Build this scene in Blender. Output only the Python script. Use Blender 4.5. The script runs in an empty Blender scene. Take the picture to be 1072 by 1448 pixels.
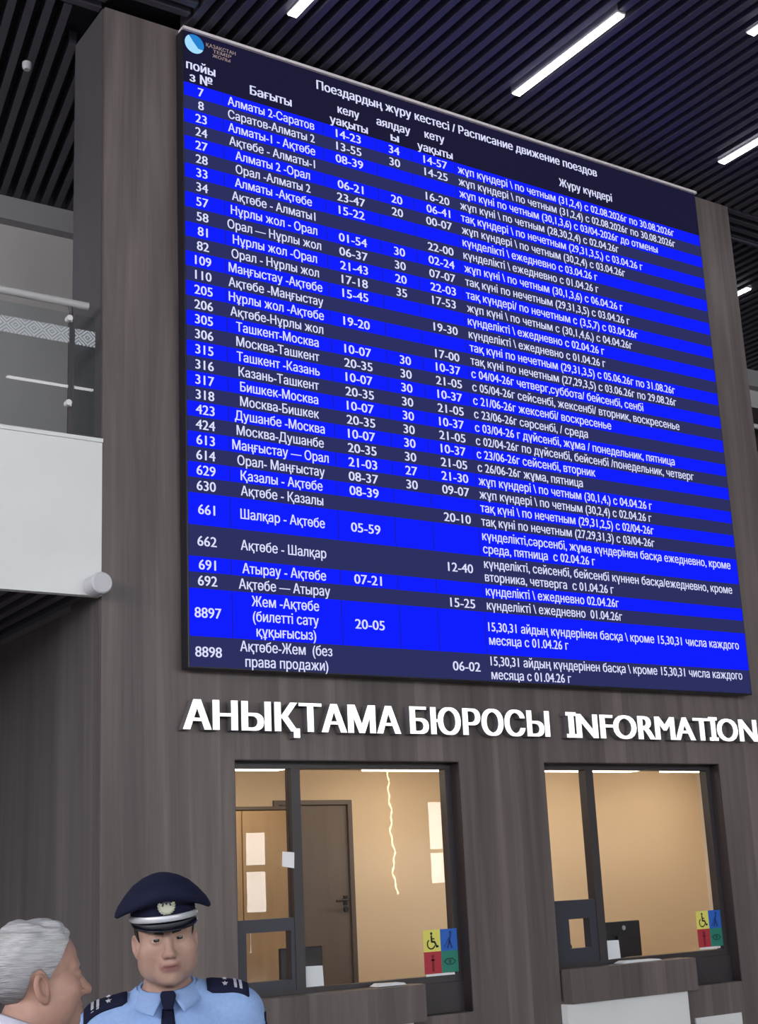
import bpy, bmesh, math, random
import numpy as np
from mathutils import Vector, Matrix, Euler

random.seed(7)
rng = np.random.default_rng(7)
SC = bpy.context.scene
COL = SC.collection
PI = math.pi
EYE = 1.72                      # camera height above the hall floor (metres)

# ------------------------------------------------------------------ camera
cam_d = bpy.data.cameras.new('camera')
cam = bpy.data.objects.new('camera', cam_d)
COL.objects.link(cam)
def _rot(rx, ry, rz):
    cx, sx, cy, sy, cz, sz = math.cos(rx), math.sin(rx), math.cos(ry), math.sin(ry), math.cos(rz), math.sin(rz)
    Rx = np.array([[1, 0, 0], [0, cx, -sx], [0, sx, cx]])
    Ry = np.array([[cy, 0, sy], [0, 1, 0], [-sy, 0, cy]])
    Rz = np.array([[cz, -sz, 0], [sz, cz, 0], [0, 0, 1]])
    return Rz @ Rx @ Ry
Rc = _rot(-.26015, -.59461, -.04715)            # world (right, down, into wall) -> camera (right, down, forward)
def _w(v): return Vector((v[0], v[2], -v[1]))
cx_, cy_, cz_ = _w(Rc[0]), -_w(Rc[1]), -_w(Rc[2])
cam.matrix_world = Matrix(((cx_.x, cy_.x, cz_.x, 0), (cx_.y, cy_.y, cz_.y, 0), (cx_.z, cy_.z, cz_.z, EYE), (0, 0, 0, 1)))
cam_d.sensor_fit = 'VERTICAL'
cam_d.sensor_height = 36
cam_d.lens = 1956.8 / 1448 * 36
cam_d.clip_end = 200
SC.camera = cam

# ------------------------------------------------------------------ world, exposure
wd = bpy.data.worlds.new('world'); SC.world = wd; wd.use_nodes = True
wd.node_tree.nodes['Background'].inputs[0].default_value = (.8, .86, 1, 1)
wd.node_tree.nodes['Background'].inputs[1].default_value = .3
SC.view_settings.view_transform = 'Standard'
SC.view_settings.look = 'None'
SC.view_settings.exposure = 0.0
SC.view_settings.gamma = 1
SC.view_settings.use_curve_mapping = False
SC.cycles.use_denoising = True
SC.cycles.max_bounces = 8
SC.cycles.transparent_max_bounces = 12

FILL = 9.5       # strength of the unseen hall windows added for light
LAMP = 13.0       # linear ceiling lamps
OFFICE = 11.0    # ceiling panels in the office

# ------------------------------------------------------------------ materials
def mat(name, col, rough=.5, metal=0., spec=.5, emis=None, es=0., sss=0.):
    m = bpy.data.materials.new(name); m.use_nodes = True
    b = m.node_tree.nodes['Principled BSDF']
    b.inputs['Base Color'].default_value = (*col, 1)
    b.inputs['Roughness'].default_value = rough
    b.inputs['Metallic'].default_value = metal
    b.inputs['Specular IOR Level'].default_value = spec
    if emis:
        b.inputs['Emission Color'].default_value = (*emis, 1)
        b.inputs['Emission Strength'].default_value = es
    if sss:
        b.inputs['Subsurface Weight'].default_value = sss
        b.inputs['Subsurface Radius'].default_value = (.01, .004, .002)
        b.inputs['Subsurface Scale'].default_value = .6
    return m
def N(m, t, **kw):
    n = m.node_tree.nodes.new(t)
    for k, v in kw.items(): setattr(n, k, v)
    return n
def L(m, a, b): m.node_tree.links.new(a, b)
def ramp(m, stops):
    r = N(m, 'ShaderNodeValToRGB')
    e = r.color_ramp.elements
    while len(e) < len(stops): e.new(.5)
    for k, (p, c) in enumerate(stops):
        e[k].position = p; e[k].color = (*c, 1)
    return r
def noisy(name, c1, c2, scale=(8, 8, 8), rough=.6, bump=0., detail=5, spec=.4, metal=0.):
    m = mat(name, c1, rough, metal, spec)
    b = m.node_tree.nodes['Principled BSDF']
    tc = N(m, 'ShaderNodeTexCoord'); mp = N(m, 'ShaderNodeMapping'); nz = N(m, 'ShaderNodeTexNoise')
    mp.inputs['Scale'].default_value = scale; nz.inputs['Scale'].default_value = 1; nz.inputs['Detail'].default_value = detail
    r = ramp(m, [(.3, c1), (.7, c2)])
    L(m, tc.outputs['Object'], mp.inputs[0]); L(m, mp.outputs[0], nz.inputs['Vector'])
    L(m, nz.outputs['Fac'], r.inputs[0]); L(m, r.outputs[0], b.inputs['Base Color'])
    if bump:
        bp = N(m, 'ShaderNodeBump'); bp.inputs['Strength'].default_value = bump; bp.inputs['Distance'].default_value = .01
        L(m, nz.outputs['Fac'], bp.inputs['Height']); L(m, bp.outputs[0], b.inputs['Normal'])
    return m
def wood_mat(name, ca, cb, cc, plank=.22, axis=0):
    """vertical grained laminate in planks"""
    m = mat(name, ca, .42, 0, .35)
    b = m.node_tree.nodes['Principled BSDF']
    tc = N(m, 'ShaderNodeTexCoord'); sep = N(m, 'ShaderNodeSeparateXYZ')
    L(m, tc.outputs['Object'], sep.inputs[0])
    dv = N(m, 'ShaderNodeMath', operation='DIVIDE'); dv.inputs[1].default_value = plank
    ad = N(m, 'ShaderNodeMath', operation='ADD'); L(m, sep.outputs[0], ad.inputs[0]); L(m, sep.outputs[1], ad.inputs[1])
    L(m, ad.outputs[0], dv.inputs[0])
    fl = N(m, 'ShaderNodeMath', operation='FLOOR'); L(m, dv.outputs[0], fl.inputs[0])
    wn = N(m, 'ShaderNodeTexWhiteNoise', noise_dimensions='1D'); L(m, fl.outputs[0], wn.inputs['W'])
    mp = N(m, 'ShaderNodeMapping'); mp.inputs['Scale'].default_value = (9, 9, .5)
    L(m, tc.outputs['Object'], mp.inputs[0])
    off = N(m, 'ShaderNodeVectorMath', operation='ADD'); L(m, mp.outputs[0], off.inputs[0]); L(m, wn.outputs['Color'], off.inputs[1])
    nz = N(m, 'ShaderNodeTexNoise'); nz.inputs['Scale'].default_value = 1.0; nz.inputs['Detail'].default_value = 6; nz.inputs['Distortion'].default_value = .6
    L(m, off.outputs[0], nz.inputs['Vector'])
    mp2 = N(m, 'ShaderNodeMapping'); mp2.inputs['Scale'].default_value = (70, 70, 1.6); L(m, tc.outputs['Object'], mp2.inputs[0])
    nz2 = N(m, 'ShaderNodeTexNoise'); nz2.inputs['Scale'].default_value = 1; nz2.inputs['Detail'].default_value = 3; L(m, mp2.outputs[0], nz2.inputs['Vector'])
    s1 = N(m, 'ShaderNodeMath', operation='MULTIPLY'); s1.inputs[1].default_value = .66; L(m, nz.outputs['Fac'], s1.inputs[0])
    s2 = N(m, 'ShaderNodeMath', operation='MULTIPLY_ADD'); s2.inputs[1].default_value = .16; L(m, nz2.outputs['Fac'], s2.inputs[0]); L(m, s1.outputs[0], s2.inputs[2])
    s3 = N(m, 'ShaderNodeMath', operation='MULTIPLY_ADD'); s3.inputs[1].default_value = .18; L(m, wn.outputs['Value'], s3.inputs[0]); L(m, s2.outputs[0], s3.inputs[2])
    r = ramp(m, [(.28, ca), (.5, cb), (.72, cc)])
    L(m, s3.outputs[0], r.inputs[0]); L(m, r.outputs[0], b.inputs['Base Color'])
    return m
def glass_mat(name, tint=(1, 1, 1), ior=1.45, rough=0.0):
    m = bpy.data.materials.new(name); m.use_nodes = True
    nt = m.node_tree; nt.nodes.clear()
    o = N(m, 'ShaderNodeOutputMaterial'); t = N(m, 'ShaderNodeBsdfTransparent'); g = N(m, 'ShaderNodeBsdfGlossy')
    f = N(m, 'ShaderNodeFresnel'); mx = N(m, 'ShaderNodeMixShader')
    t.inputs[0].default_value = (*tint, 1); g.inputs['Roughness'].default_value = rough; f.inputs[0].default_value = ior
    ge = N(m, 'ShaderNodeNewGeometry'); iv = N(m, 'ShaderNodeMath', operation='SUBTRACT'); iv.inputs[0].default_value = 1
    L(m, ge.outputs['Backfacing'], iv.inputs[1])
    ml = N(m, 'ShaderNodeMath', operation='MULTIPLY'); L(m, f.outputs[0], ml.inputs[0]); L(m, iv.outputs[0], ml.inputs[1])
    L(m, ml.outputs[0], mx.inputs[0]); L(m, t.outputs[0], mx.inputs[1]); L(m, g.outputs[0], mx.inputs[2]); L(m, mx.outputs[0], o.inputs[0])
    return m

M = {}
M['wood'] = wood_mat('wood_laminate', (.084, .069, .069), (.138, .114, .112), (.212, .177, .166))
M['wood_dark'] = wood_mat('wood_laminate_return', (.10, .088, .092), (.135, .121, .126), (.18, .162, .166), .6)
M['slat'] = mat('ceiling_slat', (.060, .055, .078), .45)
M['deck'] = mat('ceiling_void', (.018, .016, .027), .8)
M['white'] = noisy('white_panel', (.74, .76, .77), (.80, .82, .83), (1.5, 1.5, 1.5), .45)
M['fixture'] = mat('pale_plastic', (.55, .55, .60), .4)
M['greywall'] = noisy('grey_plaster', (.46, .445, .45), (.52, .50, .505), (1.2, 1.2, 1.2), .7)
M['greyside'] = noisy('grey_side_panel', (.075, .072, .082), (.095, .090, .10), (3, 3, .6), .5)
M['greybeam'] = mat('grey_beam', (.30, .295, .31), .6)
M['hallwall'] = noisy('hall_wall', (.48, .47, .45), (.54, .53, .51), (.7, .7, .7), .7)
M['floor'] = noisy('granite_floor', (.36, .34, .32), (.50, .48, .45), (30, 30, 30), .25, spec=.5)
M['frame'] = mat('anthracite_frame', (.042, .037, .041), .4)
M['reveal'] = mat('dark_reveal', (.030, .022, .025), .5)
M['glass'] = glass_mat('clear_glass')
M['bal_glass'] = glass_mat('balustrade_glass', (.90, .93, .93), 1.5)
M['chrome'] = mat('polished_steel', (.86, .85, .87), .25, .3)
M['railwhite'] = mat('satin_rail', (.88, .86, .88), .3, .0, .8)
M['daylight'] = mat('daylit_pane', (.8, .8, .8), .5, emis=(.93, .97, 1.0), es=FILL)  # emissive panes of the clerestory added for light
M['daylight_west'] = mat('daylit_pane_west', (.8, .8, .8), .5, emis=(1.0, .97, .98), es=FILL * 2.2)  # stronger emissive panes of the added west windows
M['door_daylight'] = mat('daylit_door_pane', (.8, .8, .8), .5, emis=(1.0, .96, .90), es=20)
M['lamp'] = mat('lamp_diffuser', (.9, .9, .9), .5, emis=(1, .98, 1.0), es=LAMP)
M['housing'] = mat('lamp_housing', (.45, .45, .48), .5)
M['office'] = noisy('beige_office_wall', (.74, .60, .43), (.78, .64, .47), (.8, .8, .8), .7)
M['office_pale'] = mat('pale_office_wall', (.75, .70, .64), .7)
M['office_ceil'] = mat('office_ceiling', (.85, .83, .78), .7)
M['office_lamp'] = mat('office_panel', (.9, .9, .9), .5, emis=(1, .84, .64), es=OFFICE)
M['taupe'] = noisy('taupe_door', (.155, .130, .118), (.18, .152, .138), (14, 14, 1.2), .45)
M['taupe_frame'] = mat('taupe_frame', (.12, .10, .092), .45)
M['tan'] = noisy('tan_cabinet', (.40, .27, .15), (.46, .32, .19), (10, 10, 1), .5)
M['desk'] = noisy('pale_wood_desk', (.50, .36, .24), (.58, .43, .30), (2, 14, 14), .5)
M['black'] = mat('black_plastic', (.014, .014, .02), .35)
M['navyframe'] = mat('hatch_frame', (.036, .038, .058), .4)
M['paper'] = mat('white_paper', (.80, .84, .88), .7)
M['note'] = mat('bright_note', (.95, .95, 1.0), .6)
M['casing'] = mat('board_casing', (.010, .010, .018), .4)
M['trimlight'] = mat('pale_edge_trim', (.72, .66, .70), .35)
def led(name, c, s=1.0):
    m = mat(name, (.002, .002, .003), .9, 0, .0, emis=c, es=s); return m
M['led_head'] = led('led_header', (.011, .010, .036))
M['led_blue'] = led('led_blue', (.004, .012, 1.0))
M['led_dark'] = led('led_dark', (.025, .029, .115))
M['led_text'] = led('led_text', (.72, .74, 1.0))
M['led_line'] = led('led_line', (.010, .012, .30))
M['logo_blue'] = led('logo_blue', (.02, .22, .62))
M['logo_pale'] = led('logo_pale', (.38, .72, 1.0))
M['logo_text'] = led('logo_text', (.34, .25, .24))
M['sign_face'] = mat('sign_letter_face', (.9, .9, .9), .4, emis=(1, .97, .98), es=.75)
M['sign_side'] = mat('sign_letter_side', (.16, .15, .17), .5)

# ------------------------------------------------------------------ mesh helpers
class MB:
    def __init__(s): s.v = []; s.f = []; s.m = []
    def add(s, vs, fs, mi=0):
        o = len(s.v); s.v += [tuple(v) for v in vs]
        s.f += [tuple(i + o for i in f) for f in fs]; s.m += [mi] * len(fs); return s
    def box(s, x0, x1, y0, y1, z0, z1, mi=0):
        vs = [(x, y, z) for x in (x0, x1) for y in (y0, y1) for z in (z0, z1)]
        return s.add(vs, [(0, 1, 3, 2), (4, 6, 7, 5), (0, 4, 5, 1), (2, 3, 7, 6), (0, 2, 6, 4), (1, 5, 7, 3)], mi)
    def tube(s, pts, r, n=10, mi=0, caps=True):
        pts = [Vector(p) for p in pts]; rs = r if isinstance(r, (list, tuple)) else [r] * len(pts)
        vs = []; up = Vector((0, 0, 1))
        for i, p in enumerate(pts):
            t = (pts[min(i + 1, len(pts) - 1)] - pts[max(i - 1, 0)]).normalized()
            a = t.cross(up)
            if a.length < .05: a = t.cross(Vector((1, 0, 0)))
            a.normalize(); b = t.cross(a)
            for k in range(n):
                w = 2 * PI * k / n; vs.append(p + (a * math.cos(w) + b * math.sin(w)) * rs[i])
        fs = []
        for i in range(len(pts) - 1):
            for k in range(n):
                k2 = (k + 1) % n; fs.append((i * n + k, i * n + k2, (i + 1) * n + k2, (i + 1) * n + k))
        if caps: fs.append(tuple(range(n))[::-1]); fs.append(tuple((len(pts) - 1) * n + k for k in range(n)))
        return s.add(vs, fs, mi)
    def prism(s, poly, y0, y1, mi=0):
        """poly in (x,z) counter-clockwise seen from the front (-y)"""
        n = len(poly)
        vs = [(x, y0, z) for x, z in poly] + [(x, y1, z) for x, z in poly]
        fs = [tuple(range(n)), tuple(range(2 * n - 1, n - 1, -1))] + [(i, n + i, n + (i + 1) % n, (i + 1) % n) for i in range(n)]
        return s.add(vs, fs, mi)
    def grid(s, P, closed_u=False, mi=0):
        nu, nv = len(P), len(P[0])
        vs = [p for row in P for p in row]; fs = []
        for i in range(nu if closed_u else nu - 1):
            i2 = (i + 1) % nu
            for j in range(nv - 1): fs.append((i * nv + j, i2 * nv + j, i2 * nv + j + 1, i * nv + j + 1))
        return s.add(vs, fs, mi)
    def build(s, name, mats, parent=None, smooth=False, bevel=0., solid=0., fix=True):
        me = bpy.data.meshes.new(name); me.from_pydata(s.v, [], s.f)
        for m in (mats if isinstance(mats, list) else [mats]): me.materials.append(m)
        me.polygons.foreach_set('material_index', s.m)
        if fix:
            bm = bmesh.new(); bm.from_mesh(me); bmesh.ops.recalc_face_normals(bm, faces=bm.faces); bm.to_mesh(me); bm.free()
        if smooth: me.polygons.foreach_set('use_smooth', [True] * len(me.polygons))
        o = bpy.data.objects.new(name, me); COL.objects.link(o)
        if parent: o.parent = parent
        if solid:
            md = o.modifiers.new('thickness', 'SOLIDIFY'); md.thickness = solid; md.offset = 0
        if bevel:
            md = o.modifiers.new('bevel', 'BEVEL'); md.width = bevel; md.segments = 2; md.limit_method = 'ANGLE'
        return o
def box(name, x0, x1, y0, y1, z0, z1, m, parent=None, bevel=0.):
    return MB().box(x0, x1, y0, y1, z0, z1).build(name, m, parent, bevel=bevel)
def empty(name, loc, rz=0.):
    o = bpy.data.objects.new(name, None); o.location = loc; o.rotation_euler = (0, 0, rz); o.empty_display_size = .1
    COL.objects.link(o); return o
def tag(o, label, cat, group=None, kind=None):
    o['label'] = label; o['category'] = cat
    if group: o['group'] = group
    if kind: o['kind'] = kind
    return o
def struct(o, label=None):
    o['kind'] = 'structure'
    if label: o['label'] = label
    return o
def rel(o, root):                     # parent meshes written in world coordinates under a root at its base
    o.parent = root; o.matrix_parent_inverse = Matrix.Translation(Vector(root.location)).inverted() if root.rotation_euler.z == 0 else root.matrix_basis.inverted()
    return o

# ------------------------------------------------------------------ the hall shell  (wall plane y = 8, floor z = 0)
W0, W1, TOP = 3.29, 9.56, EYE + 6.02          # clad wall: left edge, right edge, ceiling height
HX0, HX1, HY0 = -12., 27., -14.               # hall extents
YB = 11.1                                     # rear wall beyond the balconies
O1 = (4.20, 5.995); O2 = (6.78, 8.635); OZ = (EYE - .888, EYE + .795)   # the two counter openings
WT = .52                                      # wall thickness

struct(box('floor', HX0, HX1, HY0, YB + .2, -.2, 0, M['floor']))
# clad wall with the two openings
b = MB()
xs = [W0, O1[0], O1[1], O2[0], O2[1], W1]
b.box(W0, W1, 8, 8 + WT, OZ[1], TOP)
b.box(W0, O1[0], 8, 8 + .2, 0, OZ[1]); b.box(O1[1], O2[0], 8, 8 + .2, 0, OZ[1]); b.box(O2[1], W1, 8, 8 + .2, 0, OZ[1])
b.box(O1[0], O1[1], 8, 8 + .2, 0, OZ[0]); b.box(O2[0], O2[1], 8, 8 + .2, 0, OZ[0])
struct(b.build('wall_front', M['wood']))
struct(box('wall_right', W1, 12.5, 8.02, 8.2, 0, EYE + 3.6, M['wood_dark']))
# return of the clad wall under the balcony
struct(box('wall_left', W0 - .004, W0 + .18, 8.04, YB, 0, EYE + 1.79, M['wood_dark']))
# reveals: dark lining of each opening
for i, (a, c) in enumerate((O1, O2)):
    r = MB()
    r.box(a, c, 8.004, 8.2, OZ[1] - .006, OZ[1] + .0)
    r.box(c - .006, c, 8.004, 8.2, OZ[0], OZ[1] - .006); r.box(a, a + .006, 8.004, 8.2, OZ[0], OZ[1] - .006)
    struct(r.build('trim_%d' % (i + 1), M['reveal']))

struct(box('trim_10', W0 - .008, W0 - .001, 8.03, 8 + WT + .02, EYE + 2.83, TOP, M['greyside']))
# rear wall above the balconies (left and right of the clad wall)
b = MB(); b.box(HX0, HX1, YB, YB + .2, EYE + 1.8, EYE + 5.8)
struct(b.build('wall_back', M['greywall']))
struct(box('trim_3', HX0, HX1, YB - .12, YB + .2, EYE + 5.8, EYE + 6.02, M['greybeam']))
b = MB(); b.box(HX0, W0, YB, YB + .2, 0, EYE + 1.8); b.box(W1, HX1, YB, YB + .2, 0, EYE + 1.8)
struct(b.build('wall_rear', M['wood_dark']))

# ceiling: dark void with slats.  along y over the hall, along x over the side strips
b = MB()
b.box(HX0, HX1, HY0, YB + .2, TOP + .14, TOP + .3, 1)
P = .1255
xa = 3.87
k = 0
while xa + k * P < HX1:
    x = xa + k * P
    if x < W1 + .02: b.box(x, x + .058, HY0, 8.0, TOP, TOP + .12, 0)
    else:
        b.box(x, x + .058, HY0, 8.0, TOP, TOP + .12, 0)
        b.box(x, x + .058, 8.46, YB, TOP, TOP + .12, 0)
    k += 1
k = 0
while 8.46 - .058 - k * P > 8.0:
    y = 8.46 - .058 - k * P
    b.box(W1 + .02, HX1, y, y + .058, TOP, TOP + .12, 0); k += 1
b.box(W1 + .02, HX1, 8.46 - .03, 8.46, TOP - .02, TOP + .12, 0)
k = 0
while 8.08 - k * P > HY0:
    y = 8.08 - k * P
    b.box(HX0, 3.84 if y < 7.9 else W0 - .02, y - .058, y, TOP, TOP + .12, 0); k += 1
k = 0
SK = .175                                     # these slats run slightly askew to the wall
while W1 - .7 - k * P > HX0 - .6:
    x = W1 - .7 - k * P                         # x of the slat at y = 8.1
    ya, yb_ = (8.1, YB) if x < W0 - .085 else (8.54, YB)
    q = [(x + SK * (y - 8.1) - e, y) for y, e in ((ya, .058), (ya, 0), (yb_, 0), (yb_, .058))]
    b.add([(px, py, z) for z in (TOP, TOP + .12) for px, py in q], [(0, 1, 2, 3), (4, 7, 6, 5), (0, 4, 5, 1), (1, 5, 6, 2), (2, 6, 7, 3), (3, 7, 4, 0)], 0); k += 1
struct(b.build('ceiling', [M['slat'], M['deck']]))
# slatted soffit under the left balcony
b = MB(); b.box(HX0, W0, 8.02, YB, EYE + 1.93, EYE + 2.02, 1)
k = 0
while W0 - .03 - k * P > -2:
    x = W0 - .03 - k * P; b.box(x - .058, x, 8.05, YB, EYE + 1.82, EYE + 1.92, 0); k += 1
struct(b.build('trim_4', [M['slat'], M['deck']]))
# balcony floor slab and fascia
struct(box('trim_5', HX0, W0, 8.06, YB, EYE + 2.05, EYE + 2.6, M['greybeam']))
b = MB(); b.box(HX0, W0 - .002, 8.0, 8.06, EYE + 1.795, EYE + 2.80); b.box(HX0, W0 - .002, 7.985, 8.10, EYE + 2.80, EYE + 2.825)
struct(b.build('trim_6', M['white']))
# dark opening with its rail in the rear wall on the right
b = MB(); b.box(11.5, 16, YB - .02, YB - .004, EYE + 3.2, EYE + 5.56)
struct(b.build('window_4', M['reveal']))
struct(box('trim_7', 11.5, 18, YB - .10, YB - .02, EYE + 5.90, EYE + 6.0, M['white']))
b = MB(); b.tube([(11.5, YB - .2, EYE + 5.22), (16, YB - .2, EYE + 5.22)], .03)
for x in (11.6, 13.0, 14.4, 15.9): b.tube([(x, YB - .2, EYE + 5.22), (x, YB - .01, EYE + 5.15)], .012)
tag(b.build('handrail', M['chrome'], smooth=True), 'pale rail across dark opening beyond the right end of the wood wall', 'rail')

# hall walls behind the viewer, with windows added for light and the mirrored doors
b = MB()
b.box(HX0, HX1, HY0 - .3, HY0, 0, TOP + .3)
struct(b.build('wall_hall', M['hallwall']))
struct(box('wall_west', HX0 - .3, HX0, HY0, YB + .2, 0, TOP + .3, M['hallwall']))
struct(box('wall_east', HX1, HX1 + .3, HY0, YB + .2, 0, TOP + .3, M['hallwall']))
nwin = 5
def hall_window(x0, x1, z0, z1, cols, rows, fr=.08, pane='daylight'):
    """window in the wall behind the viewer: frame bars around daylit panes"""
    global nwin
    r = struct(empty('window_%d' % nwin, (x0, HY0, z0))); nwin += 1
    f = MB(); f.box(x0, x1, HY0, HY0 + .02, z0, z1)
    cx = [x0] + cols + [x1]; cz = [z0] + rows + [z1]
    for x in cx: f.box(x - fr / 2, x + fr / 2, HY0 + .02, HY0 + .10, z0, z1)
    for z in cz: f.box(x0, x1, HY0 + .02, HY0 + .09, z - fr / 2, z + fr / 2)
    rel(f.build('window_frame', M['frame']), r)
    g = MB(); g.box(x0 + .01, x1 - .01, HY0 + .022, HY0 + .04, z0 + .01, z1 - .01)
    rel(g.build('window_pane', M[pane]), r)
# unseen clerestory band, added to light the hall from behind the viewer
for x0 in (-11, -5.6, -.2, 5.2, 10.6):
    hall_window(x0, x0 + 5.0, 4.55, 7.3, [x0 + 1.25, x0 + 2.5, x0 + 3.75], [5.9], .07)
# glazed entrance doors, seen mirrored in the counter glass
hall_window(15.05, 15.82, 1.05, 3.05, [], [2.14], .12, 'door_daylight')
hall_window(16.02, 16.72, 1.05, 3.05, [], [2.14], .16, 'door_daylight')
hall_window(21.45, 22.15, 1.55, 3.70, [], [2.40], .10, 'door_daylight')

# unseen windows added in the west wall to brighten left-facing surfaces
for y0 in (-11.5, -6.5, -1.5, 3.5):
    r = struct(empty('window_%d' % nwin, (HX0, y0, 4.8))); nwin += 1
    f = MB(); f.box(HX0, HX0 + .02, y0, y0 + 3.6, 4.8, 7.3)
    for y in (y0, y0 + 1.2, y0 + 2.4, y0 + 3.6): f.box(HX0 + .02, HX0 + .1, y - .04, y + .04, 4.8, 7.3)
    for z in (4.8, 6.05, 7.3): f.box(HX0 + .02, HX0 + .09, y0, y0 + 3.6, z - .04, z + .04)
    rel(f.build('window_frame', M['frame']), r)
    rel(box('window_pane', HX0 + .022, HX0 + .04, y0 + .01, y0 + 3.59, 4.81, 7.29, M['daylight_west']), r)

# linear ceiling lamps
def lamp(x, y0, y1, label, group=None, along_x=False):
    r = empty('ceiling_light', (x, y0, TOP))
    h = MB(); d = MB()
    w = .04
    if along_x:
        h.box(y0, y1, x - w, x + w, TOP - .012, TOP + .06); d.box(y0 + .01, y1 - .01, x - w + .006, x + w - .006, TOP - .022, TOP - .012)
        r.location = (y0, x, TOP)
    else:
        h.box(x - w, x + w, y0, y1, TOP - .012, TOP + .06); d.box(x - w + .006, x + w - .006, y0 + .01, y1 - .01, TOP - .022, TOP - .012)
    rel(h.build('housing', M['housing']), r); rel(d.build('diffuser', M['lamp']), r)
    tag(r, label, 'ceiling light', group or 'linear ceiling lights'); return r
lamp(6.54, 6.22, 7.45, 'bright linear ceiling light above the middle of the timetable board')
lamp(8.85, 6.20, 7.42, 'linear ceiling light above the right end of the timetable board, cut by the right edge')
lamp(4.47, 6.20, 7.43, 'linear ceiling light above the left part of the board, only its lower tip in frame')
lamp(7.57, 4.70, 5.93, 'linear ceiling light whose tip just shows in the top right corner')
lamp(11.19, 9.20, 10.4, 'short bright tip of ceiling light beyond the right edge of the wood wall')
for (x, y) in [(5.4, 4.7), (9.75, 4.7), (6.54, 3.2), (8.85, 3.2), (11.1, 6.2), (11.1, 3.2), (4.47, 3.2), (7.57, -2.2), (3.2, -3.2), (9.75, -.3), (12, -4), (-1, -4), (16, -2), (0, -9), (8, -9), (16, -9), (-6, -6)]:
    lamp(x, y, y + 1.23, 'linear ceiling light farther back in the hall, out of frame', 'linear ceiling lights out of frame')
lamp(.745, 5.05, 6.15, 'linear ceiling light set crosswise and mirrored in the balcony glass', along_x=True)
d = MB()
d.tube([(3.05, 8.92, TOP - .001), (3.05, 8.92, TOP - .04), (3.05, 8.92, TOP - .06)], [.034, .034, .024], 16)
tag(d.build('smoke_detector', M['housing'], smooth=False), 'small pale round detector on the dark slats, upper left', 'detector')

# ------------------------------------------------------------------ left balcony balustrade
r = tag(empty('balustrade', (W0 - 1.0, 8.02, EYE + 2.825)), 'glass balcony balustrade with steel handrail on top of the white fascia', 'balustrade')
h = MB(); h.tube([(-3, 8.02, EYE + 3.735), (3.19, 8.02, EYE + 3.735)], .026, 12); rel(h.build('handrail', M['railwhite'], smooth=True), r)
for i, x in enumerate((3.078, 1.95, .82)):
    p = MB(); p.box(x - .014, x + .014, 8.012, 8.04, EYE + 2.825, EYE + 3.62)
    p.tube([(x, 8.026, EYE + 3.61), (x, 8.026, EYE + 3.68), (x - .012, 8.02, EYE + 3.72)], .012, 8)
    po = rel(p.build('post', M['frame']), r)
    for z in (EYE + 3.03, EYE + 3.61):
        c = MB(); c.tube([(x - .03, 7.965, z), (x - .03, 8.01, z)], .02, 10); c.box(x - .04, x, 8.0, 8.03, z - .012, z + .012)
        rel(c.build('glass_clamp', M['chrome']), po)
M['frost'] = None
def frost_mat():
    m = bpy.data.materials.new('frosted_ornament'); m.use_nodes = True; nt = m.node_tree
    bs = nt.nodes['Principled BSDF']; bs.inputs['Base Color'].default_value = (.62, .66, .70, 1); bs.inputs['Roughness'].default_value = .6
    out = nt.nodes['Material Output']; tr = N(m, 'ShaderNodeBsdfTransparent'); mx = N(m, 'ShaderNodeMixShader')
    tc = N(m, 'ShaderNodeTexCoord'); sp = N(m, 'ShaderNodeSeparateXYZ'); L(m, tc.outputs['Object'], sp.inputs[0])
    # interlocking diamond scrolls
    def tri(src, per):
        d1 = N(m, 'ShaderNodeMath', operation='PINGPONG'); d1.inputs[1].default_value = per; L(m, src, d1.inputs[0])
        d2 = N(m, 'ShaderNodeMath', operation='DIVIDE'); d2.inputs[1].default_value = per; L(m, d1.outputs[0], d2.inputs[0]); return d2.outputs[0]
    a = tri(sp.outputs[0], .06); c = tri(sp.outputs[2], .055)
    s = N(m, 'ShaderNodeMath', operation='ADD'); L(m, a, s.inputs[0]); L(m, c, s.inputs[1])
    w = N(m, 'ShaderNodeMath', operation='PINGPONG'); w.inputs[1].default_value = .22; L(m, s.outputs[0], w.inputs[0])
    g = N(m, 'ShaderNodeMath', operation='GREATER_THAN'); g.inputs[1].default_value = .10; L(m, w.outputs[0], g.inputs[0])
    k = N(m, 'ShaderNodeMath', operation='MULTIPLY_ADD'); k.inputs[1].default_value = .42; k.inputs[2].default_value = .18; L(m, g.outputs[0], k.inputs[0])
    L(m, k.outputs[0], mx.inputs[0]); L(m, tr.outputs[0], mx.inputs[1]); L(m, bs.outputs[0], mx.inputs[2]); L(m, mx.outputs[0], out.inputs[0])
    return m
M['frost'] = frost_mat()
for x0, x1 in ((1.97, 3.055), (3.095, 3.232), (.84, 1.93)):
    g = rel(MB().box(x0, x1, 8.0, 8.01, EYE + 2.84, EYE + 3.655).build('glass_panel', M['bal_glass']), r)
    o = MB().box(x0, x1, 7.996, 7.999, EYE + 3.445, EYE + 3.553)
    rel(o.build('ornament_band', M['frost']), g)
d = MB(); d.tube([(3.235, 7.99, EYE + 1.85), (3.235, 7.86, EYE + 1.85), (3.235, 7.85, EYE + 1.85)], [.068, .068, .060], 28)
tag(d.build('round_fixture', M['fixture'], smooth=False), 'pale round drum fixture on the lower corner of the white balcony fascia', 'fixture')

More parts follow.
